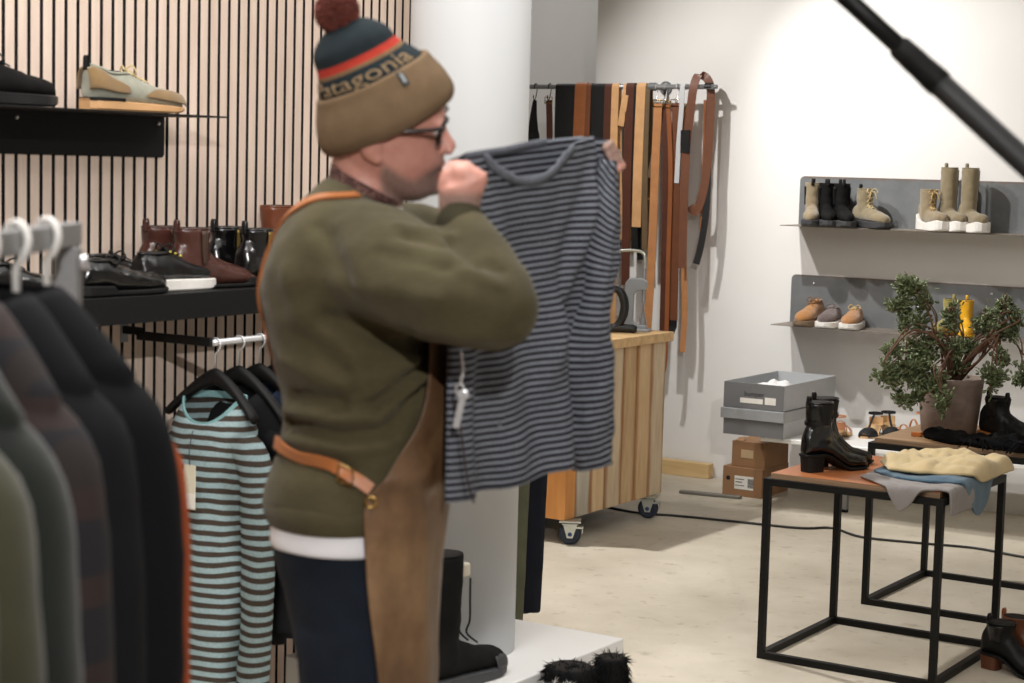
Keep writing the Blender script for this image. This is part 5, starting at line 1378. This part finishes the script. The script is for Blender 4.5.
# --- sweater
S = G(); S.loft([hring(*r) for r in TORSO])
for tab in (RARM, LARM):
    P, R_ = arm(tab); S.tube(P, R_, 28)
sw = fuse(S.mesh(), .007, 7, .5)
FOLDS = [  # px, py -> px, py, amplitude, width: creases the photo shows on the near side
 ((325, 318), (400, 345), -.016, .014), ((400, 345), (452, 352), -.016, .014), ((430, 360), (372, 408), -.013, .011), ((418, 362), (352, 402), .010, .012), ((405, 372), (330, 412), -.010, .010),
 ((432, 382), (385, 428), -.011, .011), ((428, 372), (376, 420), .011, .011), ((290, 396), (350, 404), -.010, .010), ((350, 404), (398, 398), -.008, .010), ((288, 410), (345, 420), .010, .011), ((345, 420), (395, 412), .009, .011),
 ((286, 424), (340, 436), -.011, .010), ((340, 436), (392, 430), -.010, .010), ((288, 438), (345, 450), .009, .011), ((345, 450), (385, 446), .008, .011), ((296, 458), (350, 470), -.006, .012),
 ((405, 236), (455, 246), -.008, .010), ((398, 226), (450, 236), .005, .010), ((452, 240), (478, 262), -.012, .011), ((470, 256), (502, 270), -.006, .009), ((466, 272), (500, 286), .004, .010), ((380, 252), (445, 268), -.004, .012), ((360, 285), (440, 300), .004, .014), ((420, 330), (500, 338), .004, .012),
 ((318, 225), (352, 290), -.005, .014), ((340, 222), (368, 280), .004, .014), ((500, 340), (524, 322), -.004, .010), ((286, 270), (300, 330), .004, .016), ((300, 335), (345, 372), -.006, .013), ((284, 360), (340, 384), .006, .014)]
bv0 = BVHTree.FromPolygons([v.co for v in sw.vertices], [tuple(p.vertices) for p in sw.polygons])
def cast(px, py):
    d = (C(px, py, 3.0)-EYE).normalized(); h = bv0.ray_cast(EYE, d); return h[0]
FL = []
for a, b, am, w in FOLDS:
    q = [cast(a[0]+(b[0]-a[0])*i/5, a[1]+(b[1]-a[1])*i/5) for i in range(6)]
    FL += [(q[i], q[i+1], am, w*(.6+.5*math.sin(PI*(i+.5)/5))) for i in range(5) if q[i] and q[i+1] and (q[i]-q[i+1]).length < .12]
def segd(p, a, b):
    ab = b-a; t = max(0, min(1, (p-a).dot(ab)/ab.length_squared)); q = a+ab*t; return (p-q).length, min(t, 1-t)
def swd(c, n):
    d = .006*noise.noise(c*9)+.0032*noise.noise(Vector((c.x*20, c.y*20, c.z*34)))
    pos, neg = 0, 0
    for a, b, am, w in FL:
        if abs(c.x-a.x) > .12 or abs(c.z-a.z) > .12: continue
        q, e = segd(c, a, b)
        if q < .06:
            k_ = am*1.35*math.exp(-(q/w)**2*.8)
            if k_ > 0: pos = max(pos, k_)
            else: neg = min(neg, k_)
    return c+n*(d+pos+neg)
displace(sw, swd)
sw = evaluated(sw, [('SMOOTH', dict(factor=.5, iterations=1))])
bv = BVHTree.FromPolygons([v.co for v in sw.vertices], [tuple(p.vertices) for p in sw.polygons])
def knit_mat():
    k = NT('olive_knit'); v = k.coord((1, 1, 1)); f = k.noise(v, 7, 4); h = k.noise(k.coord((1, 1, .35)), 420, 2); f2 = k.noise(k.coord((1, 1, 5)), 60, 3)
    c = k.ramp(f, [(.3, rgb((66, 60, 41))), (.7, rgb((82, 75, 53)))])
    c = k.mix(.35, c, k.ramp(f2, [(.35, (.72, .72, .72, 1)), (.7, (1.15, 1.15, 1.15, 1))]), 'MULTIPLY')
    k.l(c, k.b.inputs['Base Color']); k.b.inputs['Roughness'].default_value = .92; k.b.inputs['Specular IOR Level'].default_value = .2
    k.b.inputs['Sheen Weight'].default_value = .08; k.b.inputs['Sheen Roughness'].default_value = .5
    k.bump(h, .35, .0015); return k.m
KNIT = knit_mat()
swo = obj('sweater', sw, KNIT, man, True)
DKRIB = M('dark_olive_rib', (52, 48, 34), .95, 0, .1, 30, .4, 260, spec=.2)
for tab in (RARM, LARM):
    P, R_ = arm(tab); a = P[-1]; d = (P[-1]-P[-3]).normalized()
    g = G().tube([a-d*.045, a-d*.02, a+d*.004, a+d*.010], [R_[-1]+.0035, R_[-1]+.0032, R_[-1]+.003, R_[-1]-.002], 28); obj('cuff', g.mesh(), DKRIB, swo, True)
hr = [hring(516, 271, 516, 439, .174), hring(510, 267, 510, 442, .178), hring(497, 265, 497, 445, .182), hring(492, 267, 492, 443, .178)]
obj('hem_rib', displace(evaluated(G().loft(hr, cap=False).mesh(), []), lambda c, n: c+n*.004*noise.noise(c*9)), KNIT, swo, True)
# white undershirt below the hem, patterned collar at the neck
ur = [hring(498, 275, 498, 435, .166), hring(516, 271, 516, 438, .173), hring(532, 270, 532, 439, .175), hring(537, 271, 537, 438, .174), hring(537, 275, 537, 434, .170)]
obj('undershirt', displace(evaluated(G().loft(ur, cap=False).mesh(), [('SUBSURF', dict(levels=1))]), lambda c, n: c+n*.005*noise.noise(c*11)), M('white_cotton', (226, 226, 230), .85, 0, .04, 20, .2, 200), man, True)
def colr(): 
    k = NT('brown_patterned_cotton'); v = k.coord(); vo = k.n('ShaderNodeTexVoronoi'); vo.inputs['Scale'].default_value = 170; k.l(v, vo.inputs['Vector'])
    k.l(k.ramp(vo.outputs['Distance'], [(.25, rgb((124, 92, 82))), (.45, rgb((66, 38, 34)))]), k.b.inputs['Base Color']); k.b.inputs['Roughness'].default_value = .9; return k.m
cr = [hring(176, 329, 207, 398, .078), hring(168, 331, 203, 400, .074), hring(163, 332, 201, 399, .069), hring(166, 335, 203, 395, .065)]
co_ = obj('shirt_collar', displace(evaluated(G().loft(cr, cap=False).mesh(), []), lambda c, n: c+n*.003*noise.noise(c*20)), colr(), man, True)
obj('button', G().cyl(Pm(398.5, 210.5, -.018), Pm(401, 211, -.022), .006, 14).mesh(), M('white_button', (226, 224, 220), .3), co_, True)
# --- jeans and shoes
J = G(); J.loft([hring(*r) for r in JEANS])
for dd in (-.088, .088): J.loft(leg(dd, 0))
je = fuse(J.mesh(), .008, 5)
displace(je, lambda c, n: c+n*(.006*noise.noise(Vector((c.x*8, c.y*8, c.z*6)))+.003*noise.noise(c*24)))
DENIM = M('dark_denim', (17, 25, 36), .85, 0, .2, 26, .3, 300, spec=.25)
jo = obj('jeans', je, DENIM, man, True)
jb = BVHTree.FromPolygons([v.co for v in je.vertices], [tuple(p.vertices) for p in je.polygons])
def onsurf(bvh, p, off):
    l, n, i, d = bvh.find_nearest(p)
    return l+n*off, n
pts = [(338, 560, -.19), (339, 590, -.19), (336, 615, -.19), (320, 628, -.18), (300, 622, -.15)]
P = [onsurf(jb, q, .001)[0] for q in catmull([Pm(*p) for p in pts], 6)]
obj('pocket_seam', G().tube(P, .0016, 6).mesh(), M('denim_thread', (66, 74, 82), .8), jo, True)
mb = shoe_parts(.30, .105, sole=((0, .03), (1, .026)), shaft=[(.06, -.07, .05, .042), (.12, -.074, .052, .045), (.16, -.074, .054, .048)])
for dd in (-.088, .088):
    c = Pm(360, 500); c = Vector((c.x, c.y, 0))+FWD*dd+RGT*.075
    for nm, mt in (('upper', SLEATHER('tan_work_boot', (140, 96, 58))), ('sole', BLKSOLE)):
        me = mb[nm].copy(); me.transform(Matrix.Translation(c) @ Matrix.Rotation(PHI, 4, 'Z'))
        if nm == 'upper': sh_ = obj('shoe', me, mt, man, True)
        else: obj('sole', me, mt, sh_, True)
# --- leather apron
AP = [  # py, near edge px, back px, front px, half depth
 (262, 424, 262, 446, .205), (300, 430, 262, 452, .205), (345, 431, 268, 457, .196), (388, 429, 276, 457, .190), (412, 420, 279, 456, .188), (440, 403, 277, 455, .188), (462, 384, 270, 453, .190), (480, 366, 266, 451, .192), (497, 366, 268, 448, .192), (535, 369, 272, 444, .190), (575, 372, 276, 440, .188), (635, 383, 286, 437, .186), (683, 389, 292, 436, .184), (760, 393, 296, 435, .182), (860, 396, 300, 434, .180)]
NA = 44; rows = []; near_edge = []
for py, pe, xb, xf, hd in AP:
    b, f = Pm(xb, py), Pm(xf, py); c = (b+f)/2; ru = (f-b).length/2
    cx = (c-EYE).dot(RGT)
    th = .5
    for it in range(30):
        D_ = MD-hd*sell(math.sin(th), .9); Xe = (pe-512)/FPX*D_
        th = math.acos(max(-1, min(1, (Xe-cx)/ru)))
    r = []
    for i in range(NA+1):
        a = -th+2*th*i/NA
        r.append(c+RGT*ru*math.cos(a)+FWD*(hd*sell(math.sin(a), .9)))
    near_edge.append(r[0]); rows.append(r)
g = G(); g.loft(rows, cap=False, closed=False)
apm = evaluated(g.mesh(), [('SUBSURF', dict(levels=2))])
AF = [((366, 487, -.20), (430, 470, -.14), .010, .013), ((368, 495, -.20), (445, 500, -.09), -.008, .013), ((372, 500, -.20), (415, 560, -.17), .008, .02), ((390, 520, -.19), (405, 683, -.17), -.007, .02), ((425, 500, -.14), (430, 683, -.10), .008, .022), ((380, 470, -.2), (440, 440, -.12), -.006, .016), ((378, 540, -.19), (395, 640, -.18), .006, .018)]
AFL = [(Pm(*a), Pm(*b), am, w) for a, b, am, w in AF]
def apd(c, n):
    o = Vector((c.x-Pm(360, 450).x, c.y-Pm(360, 450).y, 0)); s = 1 if n.dot(o) > 0 else -1
    d = .004*noise.noise(c*10)+.0012*noise.noise(c*40)
    for a, b, am, w in AFL:
        q, e = segd(c, a, b)
        if q < .1: d += am*math.exp(-(q/w)**2*.6)
    return c+n*s*d
displace(apm, apd)
apm = solid(apm, .004)
def apron_mat():
    k = NT('worn_brown_leather'); v = k.coord(); f = k.noise(v, 6, 6, .65); f2 = k.noise(k.coord((1, 1, .3)), 16, 4); cr_ = k.noise(v, 90, 3)
    c = k.ramp(f, [(.28, rgb((88, 64, 45))), (.5, rgb((116, 88, 62))), (.75, rgb((146, 116, 84)))])
    c = k.mix(.75, c, k.ramp(f2, [(.32, (.5, .44, .40, 1)), (.66, (1.12, 1.1, 1.06, 1))]), 'MULTIPLY')
    k.l(c, k.b.inputs['Base Color']); k.l(k.ramp(f2, [(.3, (.32, .32, .32, 1)), (.7, (.55, .55, .55, 1))]), k.b.inputs['Roughness']); k.bump(cr_, .2, .0015); return k.m
ap = obj('apron', apm, apron_mat(), man, True)
STRAPL = SLEATHER('tan_apron_strap', (170, 104, 58), .4)
def strap_on(name, pts, w, mat_, off=.004, parent=ap, k=6):
    P = []; N_ = []
    for q in catmull([Pm(*p) for p in pts], k):
        l, n = onsurf(bv, q, off); P.append(l); N_.append(n)
    for _ in range(5): P = [P[0]]+[(P[i-1]+P[i]*2+P[i+1])/4 for i in range(1, len(P)-1)]+[P[-1]]; N_ = [N_[0]]+[(N_[i-1]+N_[i]+N_[i+1]).normalized() for i in range(1, len(N_)-1)]+[N_[-1]]
    wd = []
    for i, p in enumerate(P):
        t = (P[min(i+1, len(P)-1)]-P[max(i-1, 0)]).normalized(); wd.append(t.cross(N_[i]))
    return obj(name, G().strap(P, w, .004, wd).mesh(False), mat_, parent, True)
strap_on('shoulder_strap', [(357, 198, -.10), (344, 199, -.115), (322, 202, -.12), (300, 210, -.10), (283, 226, -.07), (271, 252, -.05), (264, 285, -.03), (262, 320, -.01), (266, 360, .02), (275, 395, .05)], .018, STRAPL)
strap_on('shoulder_strap', [(362, 216, .15), (345, 206, .13), (322, 205, .11), (300, 214, .09), (283, 232, .06), (272, 262, .03), (266, 300, .0), (266, 340, -.02)], .018, STRAPL)
strap_on('waist_strap', [(372, 490, -.20), (358, 480, -.19), (342, 470, -.18), (322, 459, -.15), (302, 449, -.11), (288, 444, -.06), (280, 442, .02)], .019, STRAPL, .009)
q, n = onsurf(bv, Pm(345, 474, -.19), .017)
obj('buckle', G().tube([q+RGT*(.011*c)+UP*(.013*s-.004*c) for c, s in ((-1, -1), (1, -1), (1, 1), (-1, 1), (-1, -1))], .0022, 8).mesh(), M('brass', (172, 140, 84), .3, 1, .05), ap, True)
q = near_edge[7]+RGT*.012-FWD*.006
obj('grommet', G().tube([q+RGT*(.008*math.cos(a))+UP*(.008*math.sin(a)) for a in [2*PI*i/16 for i in range(17)]], .0026, 8).mesh(), M('brass', (172, 140, 84), .3, 1, .05), ap, True)
q = Pm(460, 384, -.185)
kc = obj('key_clip', G().tube(catmull([q+UP*.05, q+UP*.02+RGT*.004, q], 4), .0022, 8).tube([q+RGT*.006*math.cos(a)+UP*(.009*math.sin(a)-.009) for a in [2*PI*i/14 for i in range(15)]], .0018, 6).mesh(), CHROME, ap, True)
obj('key', bevelled(G().box((-.005, -.001, -.05), (.005, .001, 0)).ell((0, 0, .002), .009, .0015, .008, 14, 8).mesh(False), .0005, 1), CHROME, kc, False).data.transform(_MW[man.name].inverted() @ Matrix.Translation(q+RGT*.005-UP*.018) @ Matrix.Rotation(PHI, 4, 'Z') @ Matrix.Rotation(.2, 4, 'Y'))
obj('cord', G().tube(catmull([Pm(452, 396, -.14), Pm(459, 420, -.18), Pm(463, 448, -.185), Pm(467, 478, -.18), Pm(474, 503, -.175)], 5), .0018, 6).mesh(), M('dark_leather_cord', (44, 30, 26), .6), ap, True)

# --- beanie
HC = Pm(388, 122); s_ = MD/FPX
ax = (RGT*-.43+UP*.90).normalized(); bx_ = (RGT*.90+UP*.43).normalized()
BN = [(-4, 68, 0), (0, 71, 1), (8, 73, 2), (25, 69, 3.5), (40, 62.5, 5), (48, 59, 5.6), (49.5, 55, 5.6)]
BC = [(44, 54, 5), (50, 54.5, 5), (56, 52, 3.5), (66, 46.5, 2), (74, 43, 1.5), (86, 40.5, 1.3), (95, 34, 1), (102, 25, .5), (107, 14, 0), (109, 3, 0)]
def bring(t, r, o, n=64, rib=0): 
    return [HC+ax*(t*s_)+bx_*((o+(r+(rib if k % 2 else 0))*math.cos(2*PI*k/n))*s_)+FWD*((r+(rib if k % 2 else 0))*.83*s_*math.sin(2*PI*k/n)) for k in range(n)]
def prof_sub(tab, m=4): 
    P = catmull([Vector(p) for p in tab], m); return [(p.x, p.y, p.z) for p in P]
TANR = M('tan_rib_knit', (112, 92, 70), .95, 0, .12, 30, .4, 240, spec=.2)
def hat_obj(nm, me, *a, **k):
    if isinstance(me, G): me = me.mesh(False)
    me.transform(RHD); return obj(nm, me, *a, **k)
g = G(); g.loft([bring(-4, 60, 0, 120)]+[bring(*q, 120, .9) for q in prof_sub(BN)], cap=False)
bn = hat_obj('beanie', displace(evaluated(g.mesh(), []), lambda c, n: c+n*.0022*noise.noise(c*16)), TANR, man, True, 'ribbed tan beanie cuff')
def crown_mat():
    k = NT('banded_crown_knit'); v = k.coord(kind='UV'); s = k.n('ShaderNodeSeparateXYZ'); k.l(v, s.inputs[0])
    NAVY, TANc, RED = rgb((34, 42, 46)), rgb((116, 92, 66)), rgb((172, 58, 46))
    nd = k.n('ShaderNodeValToRGB'); nd.color_ramp.interpolation = 'CONSTANT'; e = nd.color_ramp.elements
    st = [(0, NAVY), (.655, TANc), (.69, RED), (.765, NAVY)]
    while len(e) < 4: e.new(.5)
    for q, (p, c) in zip(e, st): q.position = p; q.color = c
    k.l(s.outputs[1], nd.inputs[0]); f = k.noise(k.coord(), 60, 3)
    k.l(k.mix(.4, nd.outputs[0], k.ramp(f, [(.3, (.75, .75, .75, 1)), (.7, (1.2, 1.2, 1.2, 1))]), 'MULTIPLY'), k.b.inputs['Base Color'])
    k.b.inputs['Roughness'].default_value = .95; k.b.inputs['Specular IOR Level'].default_value = .2; k.bump(k.noise(k.coord(), 260, 2), .4, .0015); return k.m
pr_ = prof_sub(BC); g = G(); g.loft([bring(*q) for q in pr_], cap=False, uvs=[[(k/64, q[0]/100.) for k in range(64)] for q in pr_])
cm = g.mesh(True, True)
displace(cm, lambda c, n: c+n*(.003*noise.noise(c*13)+.0012*noise.noise(c*40)))
hat_obj('crown', cm, crown_mat(), bn, True, 'dark crown with a red stripe')
# woven lettering wrapped round the dark band
tm = text_mesh('Patagonia', .031, .0006)
w0 = min(v.co.x for v in tm.vertices); w1 = max(v.co.x for v in tm.vertices)
tm = evaluated(tm, [('TRIANGULATE', {})])
bmx = bmesh.new(); bmx.from_mesh(tm); bmesh.ops.subdivide_edges(bmx, edges=[e for e in bmx.edges if e.calc_length() > .004], cuts=2, use_grid_fill=False); bmx.to_mesh(tm); bmx.free()
for v in tm.vertices:
    u = (v.co.x-w0)/(w1-w0); a = 3.46+u*2.36       # back of the head -> front, over the near side
    t_ = 57.5+v.co.y*1.0/s_
    r_, o_ = interp([(q[0], q[1], q[2]) for q in BC], t_)
    r_ += 1.4+v.co.z/s_
    v.co = HC+ax*(t_*s_)+bx_*((o_+r_*math.cos(a))*s_)+FWD*(r_*.83*s_*math.sin(a))
tm.update()
hat_obj('lettering', tm, M('tan_lettering', (134, 112, 84), .95), bn, True, 'tan woven lettering on the dark band')
a = 5.28; 
def bpt(t_, a, lift): 
    r_, o_ = interp([(q[0], q[1], q[2]) for q in BN], t_); r_ += lift
    return HC+ax*(t_*s_)+bx_*((o_+r_*math.cos(a))*s_)+FWD*(r_*.83*s_*math.sin(a))
g = G(); g.strap([bpt(49, a, 1.6), bpt(42, a, 1.6), bpt(34, a, 1.7)], .011, .002, (bpt(40, a+.05, 0)-bpt(40, a-.05, 0)).normalized()); o_l = hat_obj('side_label', g.mesh(False), M('dark_woven_label', (46, 48, 50), .8), bn, True)
hat_obj('label_mark', G().strap([bpt(46, a, 2.8), bpt(41, a, 2.8), bpt(37, a, 2.9)], .005, .001, (bpt(40, a+.05, 0)-bpt(40, a-.05, 0)).normalized()).mesh(False), M('pale_woven_mark', (150, 158, 160), .8), bn, True)
pc_ = Pm(337, 12, -.05); g = G(); rr = random.Random(2)
g.ell(pc_, .026, .026, .025, 20, 12)
for i in range(2600):
    d = Vector((rr.gauss(0, 1), rr.gauss(0, 1), rr.gauss(0, 1))).normalized(); l = rr.uniform(.029, .037)
    sd = d.orthogonal().normalized(); sd = (Matrix.Rotation(rr.uniform(0, 6), 3, d) @ sd); s2 = d.cross(sd)
    e = d*l+sd*rr.uniform(-.004, .004); w_ = .0016
    g.add([pc_+d*.018-sd*w_-s2*w_, pc_+d*.018+sd*w_-s2*w_, pc_+d*.018+s2*w_, pc_+e-sd*w_, pc_+e+sd*w_, pc_+e+s2*w_], [(0, 1, 4, 3), (1, 2, 5, 4), (2, 0, 3, 5), (3, 4, 5)])
obj('pompom', g.mesh(False), M('rust_brown_wool', (112, 56, 46), .95, 0, .35, 40), bn, True, 'rust brown wool pompom')
# --- glasses
FRM = M('dark_tortoise_frame', (34, 26, 26), .25)
gl = hat_obj('glasses', G().tube(catmull([Pm(446, 120, -.010), Pm(448, 118.5, 0), Pm(446, 120, .010)], 4), .003, 8).mesh(), FRM, man, True)
vz = (UP*.93+RGT*.25).normalized()
for dd in (-.034, .034):
    c = Pm(444.5, 124.5, dd); P = []
    for i in range(33):
        a = 2*PI*i/32; P.append(c+FWD*(.0255*sell(math.cos(a), .7))+vz*(.0195*sell(math.sin(a), .7))-RGT*(.006*abs(math.cos(a))))
    hat_obj('rim', G().tube(P, .0031, 8).mesh(), FRM, gl, True)
    g = G(); g.loft([[p-RGT*.0006 for p in P[:-1]], [p+RGT*.0006 for p in P[:-1]]])
    k = NT('clear_lens') if 'clear_lens' not in MATS else None
    if k: k.b.inputs['Transmission Weight'].default_value = 1; k.b.inputs['Roughness'].default_value = .02; k.b.inputs['IOR'].default_value = 1.1; MATS['clear_lens'] = k.m
    hat_obj('lens', g.mesh(), MATS['clear_lens'], gl, True)
    sg = -1 if dd < 0 else 1
    hat_obj('temple', G().tube(catmull([Pm(443, 117, dd+sg*.026), Pm(437, 117, sg*.073), Pm(412, 117, sg*.083), Pm(392, 118, sg*.085), Pm(374, 124, sg*.084)], 5), .0034, 8).mesh(), FRM, gl, True)

# ---------------------------------------------------------------- the striped top he holds up
def tab2(tab, u):
    r = interp(tab, u); return r
TOPE = [(0, 452, 160), (.2, 476, 155), (.25, 482, 163), (.30, 490, 171), (.37, 502, 177), (.45, 518, 178.5), (.52, 532, 174), (.58, 543, 165), (.63, 551, 153), (.68, 559, 143), (.78, 574, 139), (.88, 591, 136), (.95, 603, 138), (1, 612, 145)]
HEME = [(0, 446, 503), (.3, 497, 489), (.5, 530, 473), (.65, 551, 463), (.78, 566, 461), (.9, 584, 464), (1, 604, 466)]
BACKE = [(0, 452, 160), (.2, 476, 154), (.45, 520, 147.5), (.66, 557, 139.5), (.78, 574, 138.5), (.88, 591, 136), (.95, 603, 138), (1, 612, 145)]
REFT = [(0, 452, 160), (1, 612, 138)]
nrm_ = (RGT*.93-FWD*.36).normalized()   # faces towards the viewer's right
nrm_ = -(Vector((0, 0, 1)).cross((C(612, 150, 3.31)-C(445, 150, 2.85)).normalized())).normalized()
if nrm_.dot(FWD) > 0: nrm_ = -nrm_
def shirtD(px): return 2.85+.46*(px-445)/167
def sheet(top, off, foldamp, seed):
    rows, uvs = [], []; NU, NV = 110, 90
    for j in range(NV+1):
        r, uvr = [], []; v = j/NV
        for i in range(NU+1):
            u = i/NU; a = tab2(top, u); b = tab2(HEME, u); rf = tab2(REFT, u)
            px, py = a[0]+(b[0]-a[0])*v, a[1]+(b[1]-a[1])*v
            q = C(px, py, shirtD(px))
            f = .012*math.sin(2*PI*(u*1.6+.22*v+.1))*v**.8+.007*math.sin(2*PI*(u*3.7-.5*v+.4))*min(1, v*1.5)
            f += .010*noise.noise(Vector((u*4+seed, v*2.2, 3)))+.004*noise.noise(Vector((u*11, v*7+seed, 9)))
            # creases falling from the far hand
            w1 = (u-.93)-(.30*v); f += -.036*math.exp(-(w1/.035)**2)*max(0, 1-v*1.3); w2 = (u-.90)+(.55*v); f += .020*math.exp(-(w2/.05)**2)*min(1, v*4)*max(0, 1-v*1.1)
            w3 = (u-.70)+.10*math.sin(v*5); f += -.032*math.exp(-(w3/.03)**2)*max(0, v-.3)*1.4
            w4 = u-.06-.25*v; f += .010*math.exp(-(w4/.06)**2)*max(0, 1-v*1.5)
            edge = min(1, 6*u, 6*(1-u))
            q = q+nrm_*(off*math.sin(PI*min(1, max(0, u)))**.5+f*1.5*foldamp*edge)
            r.append(q); s = (py-rf[1])/(b[1]-rf[1]); uvr.append((u*.5, s*.585))
        rows.append(r); uvs.append(uvr)
    return rows, uvs
g = G()
for top, off, fa, sd in ((TOPE, .022, 1, 1), (BACKE, -.03, .6, 5)):
    rows, uvs = sheet(top, off, fa, sd); NECK = [rows[0]] if off > 0 else NECK+[rows[0]]; g.loft(rows, cap=False, closed=False, uvs=uvs)
tb = solid(g.mesh(True, True), .0018)
NAVYST = stripes_mat('navy_grey_stripes', (122, 127, 136), (30, 26, 34), .0118, .46, uv=True, soft=.12)
orig = C(525, 150, shirtD(525))
st = thing('striped_shirt', 'navy and grey striped long sleeved top held up by the man', 'clothing', orig)
obj('shirt_body', tb, NAVYST, st, True)
# far sleeve
SL = [(609, 160, .014, .02), (606, 178, .022, .026), (601, 205, .034, .032), (593, 245, .043, .034), (587, 290, .045, .034), (583, 335, .047, .034), (583, 380, .048, .034), (586, 420, .045, .032), (590, 450, .040, .028), (593, 467, .036, .024)]
P = catmull([Vector((a, b, 0)) for a, b, c, d in SL], 7); Q = catmull([Vector((c, d, 0)) for a, b, c, d in SL], 7)
rows, uvs = [], []; Ls = 0; prev = None; tv = RGT
for i, (p, q) in enumerate(zip(P, Q)):
    c = C(p.x, p.y, shirtD(min(p.x, 604))-.035)
    if prev is not None: Ls += (c-prev).length
    prev = c; t = (C(P[min(i+1, len(P)-1)].x, P[min(i+1, len(P)-1)].y, 3.25)-C(P[max(i-1, 0)].x, P[max(i-1, 0)].y, 3.25)).normalized()
    u = (RGT-t*RGT.dot(t)).normalized()
    r = []
    for k in range(40):
        a = 2*PI*k/40; d = Vector((math.cos(a), math.sin(a), 0)); f = 1-.55*math.exp(-((i-28)/5.)**2-((a-4.2)/.55)**2)-.35*math.exp(-((i-44+4*d.x)/3.)**2-((a-4.6)/.9)**2)+.22*noise.noise(Vector((d.x*1.6, d.y*1.6, i*.10)))+.12*noise.noise(Vector((d.x*3, d.y*3, i*.28+7)))
        r.append(c+u*q.x*d.x*f+FWD*q.y*d.y*f)
    rows.append(r); uvs.append([(k/40*.3, Ls*1.02-q.x*math.cos(2*PI*k/40)*1.1*max(0, 1-Ls/.22)+.006*math.sin(2*PI*k/40)) for k in range(40)])
g = G(); g.loft(rows, cap=False, uvs=uvs)
obj('sleeve', solid(g.mesh(True, True), .0018), NAVYST, st, True)
# near sleeve hanging behind the man's arm
rows, uvs = [], []
for i in range(24):
    v = i/23; c = C(474-4*math.sin(v*3), 185+240*v, 2.96+.03*v); 
    rows.append([c+RGT*(.03+.012*v)*math.cos(2*PI*k/28)*(1+.15*math.sin(3*2*PI*k/28+i*.4))+FWD*.022*math.sin(2*PI*k/28) for k in range(28)]); uvs.append([(k/28*.2, .42*v) for k in range(28)])
g = G(); g.loft(rows, cap=False, uvs=uvs); obj('sleeve', solid(g.mesh(True, True), .0018), NAVYST, st, True)
# neck rib
fr = [p+nrm_*.004-UP*.004 for p in NECK[0][21:75]]
bk = [p+nrm_*.003-UP*.005 for p in NECK[1][21:75]]
HEA = M('heather_grey_rib', (92, 95, 103), .95, 0, .25, 120, .3, 240)
obj('neck_rib', G().strap(fr, .015, .0035, UP).mesh(), HEA, st, True); obj('neck_rib', G().strap(bk, .013, .003, UP).mesh(), HEA, st, True)
